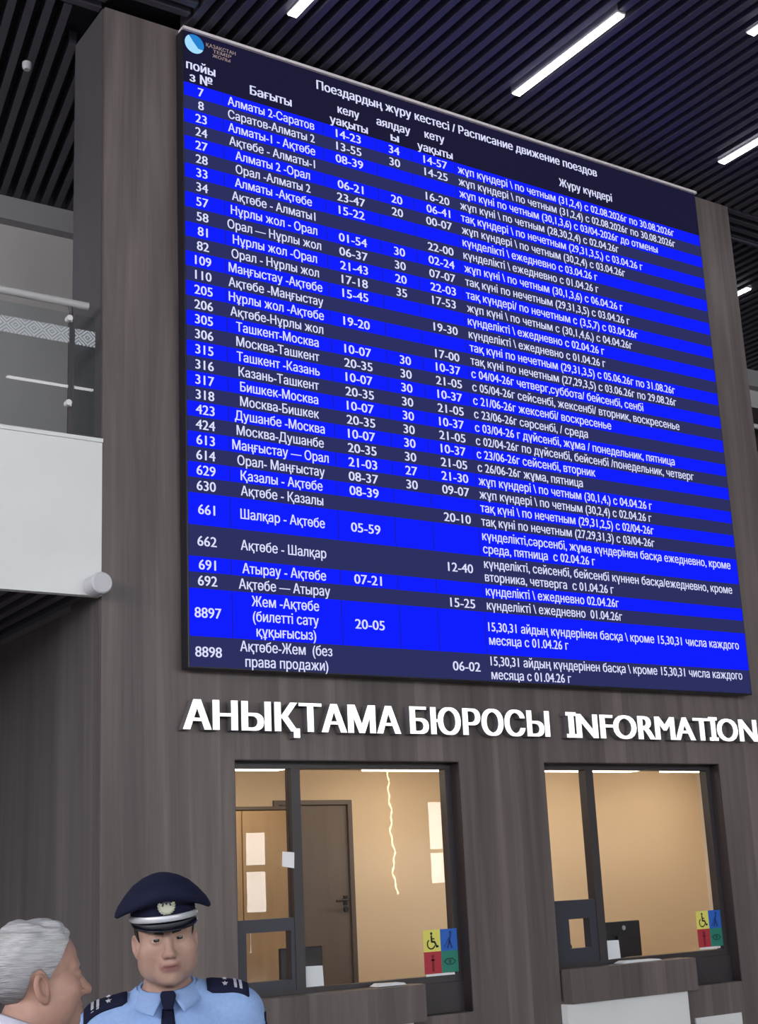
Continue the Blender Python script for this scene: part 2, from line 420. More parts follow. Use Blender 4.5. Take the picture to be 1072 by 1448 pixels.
# ------------------------------------------------------------------ text helper
_tc = {}
def contours(body, res=3):
    """closed outlines of a piece of lettering, in writing order"""
    key = (body, res)
    if key in _tc: return _tc[key]
    c = bpy.data.curves.new('t', 'FONT'); c.body = body; c.size = 1; c.resolution_u = res; c.fill_mode = 'NONE' if False else 'BOTH'
    c.dimensions = '2D'; c.fill_mode = 'NONE'
    o = bpy.data.objects.new('t', c); COL.objects.link(o)
    dg = bpy.context.evaluated_depsgraph_get(); dg.update()
    me = bpy.data.meshes.new_from_object(o.evaluated_get(dg))
    P = [(v.co.x, v.co.y) for v in me.vertices]
    nxt = {}
    for ed in me.edges: nxt.setdefault(ed.vertices[0], []).append(ed.vertices[1]); nxt.setdefault(ed.vertices[1], []).append(ed.vertices[0])
    seen = set(); out = []
    for i in range(len(P)):
        if i in seen or i not in nxt: continue
        loop = [i]; seen.add(i); cur = i
        while True:
            cand = [j for j in sorted(nxt[cur], key=lambda j: (j != cur + 1, j)) if j not in seen]
            if not cand: break
            cur = cand[0]; seen.add(cur); loop.append(cur)
        out.append([P[k] for k in loop])
    bpy.data.objects.remove(o); bpy.data.curves.remove(c); bpy.data.meshes.remove(me)
    _tc[key] = out; return out
from mathutils.geometry import delaunay_2d_cdt
_gl = {}
def glyph(ch, res=3):
    """filled glyph: triangulate the outlines and keep what winds around (overlapping strokes unite)"""
    key = (ch, res)
    if key in _gl: return _gl[key]
    cs = contours(ch, res)
    vs = []; es = []
    for c in cs:
        n = len(c); o = len(vs); vs += [Vector(p) for p in c]; es += [(o + k, o + (k + 1) % n) for k in range(n)]
    V, E_, F_, *_ = delaunay_2d_cdt(vs, es, [], 0, 1e-6)
    keep = []
    for f in F_:
        px = sum(V[k].x for k in f) / len(f); py = sum(V[k].y for k in f) / len(f); w = 0
        for c in cs:
            x = np.array(c) - (px, py); y = np.roll(x, -1, 0)
            ang = np.arctan2(x[:, 0] * y[:, 1] - x[:, 1] * y[:, 0], (x * y).sum(1)); w += int(round(ang.sum() / (2 * PI)))
        if w != 0: keep.append(tuple(f))
    _gl[key] = (np.array([(v.x, v.y, 0.) for v in V]), keep, len(cs), min(p[0] for c in cs for p in c)); return _gl[key]
def letters(body, res=3):
    """(character, x shift) for each visible character"""
    cs = contours(body, res); i = 0; out = []
    for ch in body:
        if ch == ' ': continue
        v, f, n, x0 = glyph(ch, res)
        out.append((ch, min(p[0] for c in cs[i:i + n] for p in c) - x0)); i += n
    return out
def text_mesh(body, res=3):
    VS = []; FS = []; o = 0
    for ch, dx in letters(body, res):
        v, f, n, x0 = glyph(ch, res)
        VS.append(v + (dx, 0, 0)); FS += [tuple(k + o for k in t) for t in f]; o += len(v)
    return np.vstack(VS), FS
def embolden(vs, fs, d):
    """heavier weight: the outline repeated with small sideways shifts"""
    if not d: return vs, fs
    n = len(vs); sh = np.array([1, 0, 0]) * d
    V = np.vstack([vs - sh, vs + sh]); return V, list(fs) + [tuple(i + n for i in f) for f in fs]
def put_text(mb, body, x, z, y, cap, align='L', width=None, xs=None, bold=.018, mi=1):
    """flat lettering on the plane y; cap = capital height; x scaled to width, or by xs"""
    vs, fs = text_mesh(body)
    if not len(vs): return
    vs, fs = embolden(vs, fs, bold)
    x0, x1 = vs[:, 0].min(), vs[:, 0].max()
    s = cap / .727
    sx = width / (x1 - x0) if width else s * (xs or 1)
    wd_ = (x1 - x0) * sx
    ox = {'L': x, 'C': x - wd_ / 2, 'R': x - wd_}[align]
    P = [(ox + (v[0] - x0) * sx, y, z + v[1] * s) for v in vs]
    mb.add(P, fs, mi)

# ------------------------------------------------------------------ the timetable board
BX0, BX1, BZ0, BZ1, BY = 3.822, 8.990, EYE + 1.352, EYE + 5.952, 7.875
board = tag(empty('timetable_board', (BX0, 8, BZ0)), 'huge blue and black electronic train timetable board on the wood wall', 'display board')
rel(box('casing', BX0, BX1, BY + .004, 7.978, BZ0, BZ1, M['casing'], bevel=.004), board)
e = rel(box('top_edge_trim', BX0, BX1, BY - .022, BY + .06, BZ1 - .006, BZ1 + .016, M['trimlight']), board); e['label'] = 'thin pale trim along the top edge'
YT = BY - .003
ROWS = [
 ('7','Алматы 2-Саратов','14-23','34','14-57','жұп күндері \\ по четным (31,2,4) с 02.08.2026г по 30.08.2026г'),
 ('8','Саратов-Алматы 2','13-55','30','14-25','жұп күндері \\ по четным (31,2,4) с 02.08.2026г по 30.08.2026г'),
 ('23','Алматы-1 - Ақтөбе','08-39','','','жұп күні по четным (30,1,3,6) с 03/04-2026г до отмены'),
 ('24','Ақтөбе - Алматы-1','','','16-20','жұп күні \\ по четным (28,30,2,4) с 02.04.26г'),
 ('27','Алматы 2 -Орал','06-21','20','06-41','тақ күндері \\ по нечетным (29,31,3,5,) с 03.04.26 г'),
 ('28','Орал -Алматы 2','23-47','20','00-07','жұп күндері \\ по четным (30,2,4) с 03.04.26г'),
 ('33','Алматы -Ақтөбе','15-22','','','күнделікті \\ ежедневно с 03.04.26 г'),
 ('34','Ақтөбе - Алматы1','','','22-00','күнделікті \\ ежедневно с 01.04.26 г'),
 ('57','Нұрлы жол - Орал','01-54','30','02-24','жұп күні \\ по четным (30,1,3,6) с 06.04.26 г'),
 ('58','Орал — Нұрлы жол','06-37','30','07-07','тақ күні по нечетным (29,31,3,5) с 03.04.26 г'),
 ('81','Нұрлы жол -Орал','21-43','20','22-03','тақ күндері/ по нечетным с (3,5,7) с 03.04.26г'),
 ('82','Орал - Нұрлы жол','17-18','35','17-53','жұп күні \\ по четным с (30,1,4,6,) с 04.04.26г'),
 ('109','Маңғыстау -Ақтөбе','15-45','','','күнделікті \\ ежедневно с 02.04.26 г'),
 ('110','Ақтөбе -Маңғыстау','','','19-30','күнделікті \\ ежедневно с 01.04.26 г'),
 ('205','Нұрлы жол -Ақтөбе','19-20','','','тақ күні по нечетным (29,31,3,5) с 05.06.26г по 31.08.26г'),
 ('206','Ақтөбе-Нұрлы жол','','','17-00','тақ күні по нечетным (27,29,3,5) с 03.06.26г по 29.08.26г'),
 ('305','Ташкент-Москва','10-07','30','10-37','с 04/04-26г четверг,суббота/ бейсенбі, сенбі'),
 ('306','Москва-Ташкент','20-35','30','21-05','с 05/04-26г сейсенбі, жексенбі/ вторник, воскресенье'),
 ('315','Ташкент -Казань','10-07','30','10-37','с 21/06-26г жексенбі/ воскресенье'),
 ('316','Казань-Ташкент','20-35','30','21-05','с 23/06-26г сәрсенбі, / среда'),
 ('317','Бишкек-Москва','10-07','30','10-37','с 03/04-26 г дүйсенбі, жұма / понедельник, пятница'),
 ('318','Москва-Бишкек','20-35','30','21-05','с 02/04-26г по дүйсенбі, бейсенбі /понедельник, четверг'),
 ('423','Душанбе -Москва','10-07','30','10-37','с 23/06-26г сейсенбі, вторник'),
 ('424','Москва-Душанбе','20-35','30','21-05','с 26/06-26г жұма, пятница'),
 ('613','Маңғыстау — Орал','21-03','27','21-30','жұп күндері \\ по четным (30,1,4,) с 04.04.26 г'),
 ('614','Орал- Маңғыстау','08-37','30','09-07','жұп күндері \\ по четным (30,2,4) с 02.04.26 г'),
 ('629','Қазалы - Ақтөбе','08-39','','','тақ күні \\ по нечетным (29,31,2,5) с 02/04-26г'),
 ('630','Ақтөбе - Қазалы','','','20-10','тақ күні по нечетным (27,29,31,3) с 03/04-26г'),
 ('661','Шалқар - Ақтөбе','05-59','','','күнделікті,сәрсенбі, жұма күндерінен басқа ежедневно, кроме|среда, пятница  с 02.04.26 г'),
 ('662','Ақтөбе - Шалқар','','','12-40','күнделікті, сейсенбі, бейсенбі күннен басқа/ежедневно, кроме|вторника, четверга  с 01.04.26 г'),
 ('691','Атырау - Ақтөбе','07-21','','','күнделікті \\ ежедневно 02.04.26г'),
 ('692','Ақтөбе — Атырау','','','15-25','күнделікті \\ ежедневно  01.04.26г'),
 ('8897','Жем -Ақтөбе|(билетті сату|құқығысыз)','20-05','','','15,30,31 айдың күндерінен басқа \\ кроме 15,30,31 числа каждого|месяца с 01.04.26 г'),
 ('8898','Ақтөбе-Жем  (без|права продажи)','','','06-02','15,30,31 айдың күндерінен басқа \\ кроме 15,30,31 числа каждого|месяца с 01.04.26 г'),
]
centers = [5.478,5.372,5.266,5.160,5.054,4.947,4.840,4.730,4.617,4.502,4.391,4.281,4.171,4.061,3.951,3.843,3.735,3.627,3.517,3.407,3.299,3.193,3.088,2.982,2.876,2.771,2.666,2.560]
bounds = [5.531] + [(centers[i] + centers[i + 1]) / 2 for i in range(27)] + [2.507, 2.290, 2.080, 1.976, 1.868, 1.556, 1.362]
# calibrate horizontal letter scale of each column once
def natw(t, bold=.018):
    v, _ = text_mesh(t); return v[:, 0].max() - v[:, 0].min() + 2 * bold
CAP = .070; S0 = CAP / .727
SX_NUM = .19 / natw('8898') / S0
SX_ROUTE = .768 / natw('Ақтөбе -Маңғыстау') / S0
SX_TIME = .232 / natw('10-07') / S0
SX_DAY = 2.41 / natw(ROWS[0][5]) / S0
# header
hd = MB(); hd.box(BX0 + .012, BX1 - .012, BY, BY + .004, EYE + bounds[0], BZ1 - .004)
put_text(hd, 'Поездардың жүру кестесі / Расписание движение поездов', 4.936, EYE + 5.805, YT, .076, width=2.835, bold=.03)
put_text(hd, 'Жүру күндері', 7.319, EYE + 5.605, YT, .074, width=.605, bold=.03)
put_text(hd, 'Бағыты', 4.361, EYE + 5.585, YT, .074, width=.352, bold=.03)
put_text(hd, 'пойы', 3.850, EYE + 5.640, YT, .074, width=.232, bold=.03)
put_text(hd, 'з №', 3.875, EYE + 5.545, YT, .074, width=.182, bold=.03)
put_text(hd, 'келу', 5.117, EYE + 5.655, YT, .072, width=.198, bold=.03)
put_text(hd, 'уақыты', 5.043, EYE + 5.548, YT, .072, width=.344, bold=.03)
put_text(hd, 'аялдау', 5.471, EYE + 5.655, YT, .072, width=.321, bold=.03)
put_text(hd, 'ы', 5.598, EYE + 5.555, YT, .072, width=.08, bold=.03)
put_text(hd, 'кету', 5.929, EYE + 5.672, YT, .072, width=.196, bold=.03)
put_text(hd, 'уақыты', 5.852, EYE + 5.548, YT, .072, width=.346, bold=.03)
rel(hd.build('title_band', [M['led_head'], M['led_text']], fix=False), board)
# emblem in the top left corner: blue disc cut by a pale sweep, three small lines beside it
lg = MB()
def disc(mb, cx, cz, r, y, mi, a0=0., a1=2 * PI, n=32):
    pts = [(cx + r * math.cos(a0 + (a1 - a0) * k / n), y, cz + r * math.sin(a0 + (a1 - a0) * k / n)) for k in range(n + (0 if a1 - a0 > 6.2 else 1))]
    mb.add(pts, [tuple(range(len(pts)))], mi)
ccx, ccz, rr = 3.917, EYE + 5.855, .076
disc(lg, ccx, ccz, rr, YT, 0)
sw = [(ccx + rr * math.cos(a), YT - .001, ccz + rr * math.sin(a)) for a in np.linspace(PI * .70, PI * 1.86, 26)]
sw += [(ccx + .03, YT - .001, ccz - .030), (ccx - .012, YT - .001, ccz + .018), (ccx - .030, YT - .001, ccz + .045)]
lg.add(sw, [tuple(range(len(sw)))], 1)
put_text(lg, 'ҚАЗАҚСТАН', 4.010, EYE + 5.868, YT, .030, width=.24, mi=2)
put_text(lg, 'ТЕМІР', 4.065, EYE + 5.832, YT, .026, width=.15, mi=2)
put_text(lg, 'ЖОЛЫ', 4.060, EYE + 5.795, YT, .026, width=.145, mi=2)
o = rel(lg.build('emblem', [M['logo_blue'], M['logo_pale'], M['logo_text']], fix=False), board); o['label'] = 'round blue and white emblem with three small lines of writing'
COLX = [4.135, 4.975, 5.455, 5.787, 6.211]
for i, (num, route, arr, stop, dep, days) in enumerate(ROWS):
    z1, z0 = EYE + bounds[i], EYE + bounds[i + 1]
    zc = (z0 + z1) / 2; rb = MB()
    rb.box(BX0 + .012, BX1 - .012, BY, BY + .004, z0, z1)
    if i % 2 == 0:
        for x in COLX: rb.add([(x, BY - .001, z0), (x + .006, BY - .001, z0), (x + .006, BY - .001, z1), (x, BY - .001, z1)], [(0, 1, 2, 3)], 2)
    zb = zc - CAP / 2
    put_text(rb, num, 3.963, zb, YT, CAP, 'C', xs=SX_NUM)
    for txt, x, al, sx in ((route, 4.540, 'C', SX_ROUTE), (days, 6.240, 'L', SX_DAY)):
        ls = txt.split('|')
        for k, t in enumerate(ls):
            put_text(rb, t, x, zb + ((len(ls) - 1) / 2 - k) * .1, YT, CAP, al, xs=sx)
    if arr: put_text(rb, arr, 5.205, zb, YT, CAP, 'C', xs=SX_TIME)
    if stop: put_text(rb, stop, 5.625, zb, YT, CAP, 'C', xs=SX_TIME)
    if dep: put_text(rb, dep, 6.020, zb, YT, CAP, 'C', xs=SX_TIME)
    o = rel(rb.build('timetable_row', [M['led_blue'] if i % 2 == 0 else M['led_dark'], M['led_text'], M['led_line']], fix=False), board)
    o['label'] = '%s timetable row of train %s' % ('blue' if i % 2 == 0 else 'dark', num)

# ------------------------------------------------------------------ raised sign letters
sign = tag(empty('information_sign', (3.807, 8, EYE + .97)), 'raised white lit letters АНЫҚТАМА БЮРОСЫ INFORMATION above the counter windows', 'sign')
def sign_word(word, xa, xb, z0, cap):
    bold = .042
    vs, _ = text_mesh(word, 4)
    tot0, tot1 = vs[:, 0].min() - bold, vs[:, 0].max() + bold
    sx = (xb - xa) / (tot1 - tot0); sz = cap / .727
    yf, yb = 7.933, 7.997
    for ch, dx in letters(word, 4):
        gv, gf, n, gx0 = glyph(ch, 4); mb = MB()
        for k, sh in enumerate((-bold, 0, bold)):
            X_ = lambda x: xa + (x + dx + sh - tot0) * sx
            y = yf - .0002 * k
            mb.add([(X_(v[0]), y, z0 + v[1] * sz) for v in gv], gf, 0)
            for c in contours(ch, 4):
                m_ = len(c)
                mb.add([(X_(p[0]), y, z0 + p[1] * sz) for p in c] + [(X_(p[0]), yb, z0 + p[1] * sz) for p in c], [(i, (i + 1) % m_, m_ + (i + 1) % m_, m_ + i) for i in range(m_)], 1)
        if ch == 'I':
            xsx = [v[0] for v in mb.v]; c = (min(xsx) + max(xsx)) / 2
            for za, zb in ((z0, z0 + .028), (z0 + cap - .028, z0 + cap)):
                mb.box(c - .052, c + .052, yf + .0005, yb, za, zb, 1); mb.add([(c - .052, yf, za), (c + .052, yf, za), (c + .052, yf, zb), (c - .052, yf, zb)], [(0, 1, 2, 3)], 0)
        rel(mb.build('letter', [M['sign_face'], M['sign_side']], fix=False), sign)
sign_word('АНЫҚТАМА', 3.807, 5.464, EYE + .972, .190)
sign_word('БЮРОСЫ', 5.540, 6.808, EYE + .975, .190)
sign_word('INFORMATION', 6.994, 9.060, EYE + .972, .192)

# ------------------------------------------------------------------ counter windows, counters
def counter_window(n, a, c, mx0, mx1, hatch, hfr):
    r = struct(empty('window_%d' % n, (a, 8.1, OZ[0])))
    z0 = EYE - .69; z1 = OZ[1] - .0065; zt0, zt1 = EYE - .285, EYE - .204
    f = MB()
    y0, y1 = 8.10, 8.17
    f.box(a + .05, c - .058, y0, y1, z1 - .04, z1); f.box(c - .058, c - .0065, y0, y1, z0, z1); f.box(a + .0065, a + .05, y0, y1, z0, z1)
    f.box(a + .05, c - .058, y0, y1, z0, z0 + .045)
    rel(f.build('window_frame', M['frame']), r)
    rel(box('mullion', mx0, mx1, y0 - .01, y1 - .002, z0 + .045, z1 - .04, M['frame']), r)
    hx0, hx1, hz0, hz1 = hatch
    t = MB()
    t.box(a + .05, mx0, y0 - .004, y1 - .004, hz1, zt1); t.box(a + .05, mx0, y0 - .004, y1 - .004, z0 + .045, hz0)
    t.box(a + .05, hx0, y0 - .004, y1 - .004, hz0, hz1); t.box(hx1, mx0, y0 - .004, y1 - .004, hz0, hz1)
    rel(t.build('hatch_frame', M['navyframe']), r)
    rel(box('glass_pane', a + .05, mx0, 8.125, 8.133, zt1, z1 - .04, M['glass']), r)
    rel(box('glass_pane', hx0, hx1, 8.125, 8.133, hz0, hz1, M['glass']), r)
    rel(box('glass_pane', mx1, c - .058, 8.125, 8.133, z0 + .045, z1 - .04, M['glass']), r)
    rel(box('sill_panel', a + .0065, c - .0065, 8.09, 8.17, OZ[0] + .002, z0 - .001, M['frame']), r)
    return r
counter_window(1, O1[0], O1[1], 4.665, 4.735, (4.312, 4.637, EYE - .583, EYE - .284), .07)
counter_window(2, O2[0], O2[1], 7.260, 7.338, (6.988, 7.188, EYE - .545, EYE - .338), .07)
def counter(x0, x1, label):
    r = tag(empty('service_counter', (x0, 7.9, 0)), label, 'counter', 'wood counters under the windows')
    t = rel(box('counter_box', x0, x1, 7.90, 7.997, EYE - .905, EYE - .672, M['wood'], bevel=.003), r)
    k = rel(box('front_panel', x0 - .03, x1 - .09, 7.93, 7.998, .02, EYE - .907, M['white']), r); k['label'] = 'plain white panel under the counter'
    rel(box('plinth', x0 - .01, x1 - .11, 7.945, 7.998, 0, .02, M['frame']), r)
    return r
for i, (x0, x1) in enumerate(((4.235, 5.537), (6.80, 8.05))):
    struct(box('trim_%d' % (11 + i), x0, x1, 8.001, 8.088, OZ[0] + .001, EYE - .674, M['wood']))
counter(4.235, 5.537, 'wood counter box under the left window, partly behind the officer')
counter(6.80, 8.05, 'wood counter box with white front under the right window')
# wood ledge and white panel beside the right counter, and beside the left one
for i, (x0, x1) in enumerate(((5.56, O1[1]), (8.075, O2[1] - .06))):
    b = MB(); b.box(x0, x1, 7.985, 7.999, .0, EYE - 1.115)
    struct(b.build('trim_%d' % (8 + i), M['white']))
# stickers with four coloured squares
M['s_y'] = mat('sticker_yellow', (.80, .76, .16), .5); M['s_b'] = mat('sticker_blue', (.02, .13, .55), .5)
M['s_r'] = mat('sticker_red', (.45, .03, .05), .5); M['s_g'] = mat('sticker_green', (.02, .22, .16), .5)
M['s_k'] = mat('sticker_black', (.02, .02, .015), .5); M['s_bd'] = mat('sticker_deep_blue', (.008, .04, .22), .5)
M['s_rd'] = mat('sticker_deep_red', (.22, .008, .015), .5); M['s_gd'] = mat('sticker_deep_green', (.005, .09, .06), .5)
def stroke(mb, pts, w, y, mi=0):
    for (xa, za), (xb, zb) in zip(pts[:-1], pts[1:]):
        d = Vector((xb - xa, 0, zb - za)); n = Vector((-d.z, 0, d.x)).normalized() * w / 2
        d.normalize(); d *= w * .3
        q = [Vector((xa, y, za)) - d - n, Vector((xb, y, zb)) + d - n, Vector((xb, y, zb)) + d + n, Vector((xa, y, za)) - d + n]
        mb.add([p - Vector((0, .001, 0)) for p in q] + q, [(0, 1, 2, 3), (0, 4, 5, 1), (1, 5, 6, 2), (2, 6, 7, 3), (3, 7, 4, 0)], mi)
def sticker(x0, z1, s, label):
    y = 8.088
    r = tag(empty('accessibility_sticker', (x0, y, z1 - 2 * s)), label, 'sticker', 'accessibility stickers')
    def sq(ix, iz, m, pm, draw, lab):
        q = rel(box('colour_square', x0 + ix * s, x0 + (ix + 1) * s, y, y + .002, z1 - (iz + 1) * s, z1 - iz * s, m), r); q['label'] = lab
        p = MB(); cx, cz = x0 + (ix + .5) * s, z1 - (iz + .5) * s; u = s
        draw(p, cx, cz, u)
        rel(p.build('pictogram', pm), q)
    yy = y - .0005
    def wheel(p, cx, cz, u):
        disc(p, cx - .03 * u, cz + .33 * u, .07 * u, yy - .001, 0, n=14)
        stroke(p, [(cx - .03 * u, cz + .22 * u), (cx - .02 * u, cz - .04 * u), (cx + .15 * u, cz - .06 * u), (cx + .26 * u, cz - .28 * u), (cx + .34 * u, cz - .26 * u)], .09 * u, yy)
        stroke(p, [(cx - .03 * u, cz + .1 * u), (cx + .13 * u, cz + .08 * u)], .06 * u, yy)
        stroke(p, [(cx - .06 * u + .22 * u * math.cos(t), cz - .15 * u + .22 * u * math.sin(t)) for t in np.linspace(2.2, 5.9, 12)], .06 * u, yy)
    def cane(p, cx, cz, u):
        disc(p, cx + .10 * u, cz + .33 * u, .08 * u, yy - .001, 0, n=14)
        stroke(p, [(cx + .1 * u, cz + .22 * u), (cx + .02 * u, cz - .08 * u), (cx - .10 * u, cz - .38 * u)], .10 * u, yy)
        stroke(p, [(cx + .03 * u, cz - .06 * u), (cx + .16 * u, cz - .38 * u)], .09 * u, yy); stroke(p, [(cx, cz + .1 * u), (cx - .3 * u, cz - .36 * u)], .04 * u, yy)
    def person_(p, cx, cz, u):
        disc(p, cx, cz + .28 * u, .09 * u, yy - .001, 0, n=14); stroke(p, [(cx, cz + .15 * u), (cx, cz - .36 * u)], .14 * u, yy)
        stroke(p, [(cx - .1 * u, cz + .12 * u), (cx + .1 * u, cz + .12 * u)], .07 * u, yy)
    def eye_(p, cx, cz, u):
        stroke(p, [(cx - .33 * u, cz), (cx - .15 * u, cz + .13 * u), (cx + .15 * u, cz + .13 * u), (cx + .33 * u, cz), (cx + .15 * u, cz - .13 * u), (cx - .15 * u, cz - .13 * u), (cx - .33 * u, cz)], .06 * u, yy)
        disc(p, cx, cz, .09 * u, yy - .001, 0, n=14)
    sq(0, 0, M['s_y'], M['s_k'], wheel, 'yellow square with black wheelchair symbol')
    sq(1, 0, M['s_b'], M['s_bd'], cane, 'blue square with a darker figure')
    sq(0, 1, M['s_r'], M['s_rd'], person_, 'red square with a darker upright figure')
    sq(1, 1, M['s_g'], M['s_gd'], eye_, 'green square with a darker symbol')
    rel(box('lower_edge', x0 + .01, x0 + 2 * s - .035, y, y + .002, z1 - 2 * s - .016, z1 - 2 * s - .002, M['paper']), r)  # pale strip standing in for a reflection along the edge
sticker(5.668, EYE - .342, .143, 'four colour accessibility sticker on the left counter window')
sticker(8.290, EYE - .346, .136, 'four colour accessibility sticker on the right counter window')
# notes on the glass
b = MB(); b.prism([(4.578, EYE + .118), (4.668, EYE + .104), (4.672, EYE + .205), (4.584, EYE + .212)], 8.084, 8.088)
tag(b.build('paper_note', M['note']), 'small bright white square note on the mullion of the left window', 'note')
b = MB(); b.prism([(4.742, EYE - .640), (4.880, EYE - .640), (4.874, EYE - .515), (4.742, EYE - .512)], 8.110, 8.113)
tag(b.build('paper_note', M['paper']), 'pale blue paper slip at the foot of the left window', 'note')
b = MB(); b.prism([(7.350, EYE - .645), (7.480, EYE - .642), (7.474, EYE - .512), (7.345, EYE - .510)], 8.110, 8.113)
tag(b.build('paper_note', M['paper']), 'pale blue paper slip in front of the black monitor', 'note')
b = MB(); b.prism([(5.19, EYE - .668), (5.42, EYE - .668), (5.40, EYE - .655), (5.23, EYE - .650)], 7.95, 8.05)
tag(b.build('paper_stack', M['paper']), 'white papers lying on the left wood counter', 'papers')
b = MB(); b.prism([(7.35, EYE - .670), (7.75, EYE - .670), (7.72, EYE - .660), (7.40, EYE - .655)], 7.95, 8.05)
tag(b.build('paper_stack', M['paper']), 'white papers lying on the right wood counter', 'papers')

# ------------------------------------------------------------------ the office behind the counter
FX0, FX1, FY1, FZ0, FZ1 = W0 + .18, 10.97, 10.5, EYE - 1.37, EYE + .955
struct(box('floor_office', FX0, FX1, 8.2, FY1, FZ0 - .1, FZ0, M['desk']))
struct(box('ceiling_office', FX0, FX1 + .1, 8.2, FY1 + .1, FZ1, FZ1 + .12, M['office_ceil']))
b = MB(); b.box(FX0, 5.87, FY1, FY1 + .1, FZ0, FZ1); b.box(6.655, FX1 + .1, FY1, FY1 + .1, FZ0, FZ1); b.box(5.87, 6.655, FY1, FY1 + .1, EYE + .70, FZ1); b.box(5.87, 6.655, FY1 + .09, FY1 + .1, FZ0, EYE + .7)
struct(b.build('wall_office', M['office']))
struct(box('wall_partition', FX1, FX1 + .1, 8.2, FY1, FZ0, FZ1, M['office_pale']))
b = MB(); b.box(FX0, FX0 + .03, 8.2, FY1, FZ0, FZ1)
struct(b.build('wall_inner', M['office']))
d = struct(empty('door_1', (5.87, FY1, FZ0)))
rel(box('door_leaf', 5.92, 6.61, FY1 + .01, FY1 + .05, FZ0, EYE + .66, M['taupe']), d)
f = MB(); f.box(5.872, 5.92, FY1 - .02, FY1 + .06, FZ0, EYE + .698); f.box(6.61, 6.653, FY1 - .02, FY1 + .06, FZ0, EYE + .698); f.box(5.92, 6.61, FY1 - .02, FY1 + .06, EYE + .66, EYE + .698)
rel(f.build('door_frame', M['taupe_frame']), d)
h = MB(); h.tube([(6.565, FY1 + .01, EYE - .145), (6.565, FY1 - .05, EYE - .145), (6.54, FY1 - .055, EYE - .145), (6.44, FY1 - .055, EYE - .15)], .011, 8); h.box(6.545, 6.585, FY1, FY1 + .01, EYE - .19, EYE - .11)
rel(h.build('door_handle', M['black']), d)
h = MB(); h.tube([(6.565, FY1 + .01, EYE - .225), (6.565, FY1 - .012, EYE - .225)], .022, 12); rel(h.build('lock_rose', M['black']), d)
# tan cabinet left of the door
c = tag(empty('cabinet', (4.95, 10.3, FZ0)), 'tan wooden cabinet left of the office door', 'cabinet')
rel(box('cabinet_body', 4.9, 5.80, 10.1, 10.495, FZ0, EYE + .60, M['tan'], bevel=.003), c)
rel(box('top_panel', 4.88, 5.82, 10.08, 10.495, EYE + .60, EYE + .625, M['taupe_frame']), c)
for x0, x1 in ((4.91, 5.345), (5.355, 5.79)):
    dd = rel(box('cabinet_door', x0, x1, 10.082, 10.10, FZ0 + .05, EYE + .59, M['tan'], bevel=.002), c)
    hx = x1 - .04 if x0 < 5 else x0 + .04
    h = MB(); h.tube([(hx, 10.082, EYE - .5), (hx, 10.06, EYE - .5), (hx, 10.06, EYE - .35), (hx, 10.082, EYE - .35)], .006, 8); rel(h.build('pull_handle', M['chrome']), dd)
# ceiling panels
for i, (x0, x1, y0, y1) in enumerate(((4.3, 5.5, 9.55, 9.75), (6.3, 7.5, 9.55, 9.75), (8.2, 9.3, 9.55, 9.75), (9.7, 10.7, 9.55, 9.75))):
    r = empty('office_light', (x0, y0, FZ1))
    rel(box('panel_frame', x0 - .02, x1 + .02, y0 - .02, y1 + .02, FZ1 - .015, FZ1 - .001, M['housing']), r)
    rel(box('diffuser', x0, x1, y0, y1, FZ1 - .075, FZ1 - .015, M['office_lamp']), r)
    tag(r, 'warm ceiling panel inside the office, %s' % ('over the cabinet', 'in front of the office door', 'behind the right window', 'in the right corner of the office')[i], 'ceiling light', 'office ceiling panels')
# glowing cord standing in for a wavy reflection in the window glass
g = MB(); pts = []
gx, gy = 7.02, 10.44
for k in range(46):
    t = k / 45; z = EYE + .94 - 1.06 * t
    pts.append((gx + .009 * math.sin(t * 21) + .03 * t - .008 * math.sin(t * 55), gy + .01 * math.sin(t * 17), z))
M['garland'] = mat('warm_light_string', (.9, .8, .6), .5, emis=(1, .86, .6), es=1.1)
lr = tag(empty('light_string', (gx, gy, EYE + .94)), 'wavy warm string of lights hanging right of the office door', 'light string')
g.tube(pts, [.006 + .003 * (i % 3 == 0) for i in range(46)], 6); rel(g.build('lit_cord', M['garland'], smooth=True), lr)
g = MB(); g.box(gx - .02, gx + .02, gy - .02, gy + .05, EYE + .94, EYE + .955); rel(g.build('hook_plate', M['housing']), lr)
# desks, monitors, chair
for i, (x0, x1, lab) in enumerate(((4.2, 5.95, 'pale wood desk inside behind the left window'), (6.85, 8.6, 'pale wood desk inside behind the right window'))):
    r = tag(empty('desk', (x0, 8.3, FZ0)), lab, 'desk', 'office desks')
    rel(box('desk_top', x0, x1, 8.21, 8.95, EYE - .745, EYE - .715, M['desk'], bevel=.003), r)
    for x, y in ((x0 + .05, 8.26), (x1 - .05, 8.26), (x0 + .05, 8.9), (x1 - .05, 8.9)):
        rel(MB().box(x - .025, x + .025, y - .025, y + .025, FZ0, EYE - .745).build('leg', M['frame']), r)
def monitor(x, y, w, z0, h, rz, label):
    r = tag(empty('monitor', (x, y, z0), rz), label, 'monitor', 'office monitors')
    MB().box(-w / 2, w / 2, -.02, .012, .05, .05 + h).build('screen_housing', M['black'], r, bevel=.008)
    MB().box(-w / 2 + .012, w / 2 - .012, .012, .016, .062, .05 + h - .012).build('screen', M['casing'], r)
    MB().box(-.03, .03, -.05, -.018, .012, .05 + h * .6).build('stand_arm', M['black'], r)
    MB().box(-.11, .11, -.10, .08, 0, .012).build('stand_base', M['black'], r, bevel=.004)
    return r
monitor(5.005, 8.62, .335, EYE - .714, .25, 0, 'black monitor seen from behind through the left hatch')
mr = monitor(7.77, 8.45, .48, EYE - .714, .27, 0, 'black monitor seen from behind in the right window')
b = MB(); b.tube([(.06, -.022, .27), (.06, -.028, .27)], .018, 12); b.build('back_badge', M['housing'], mr)
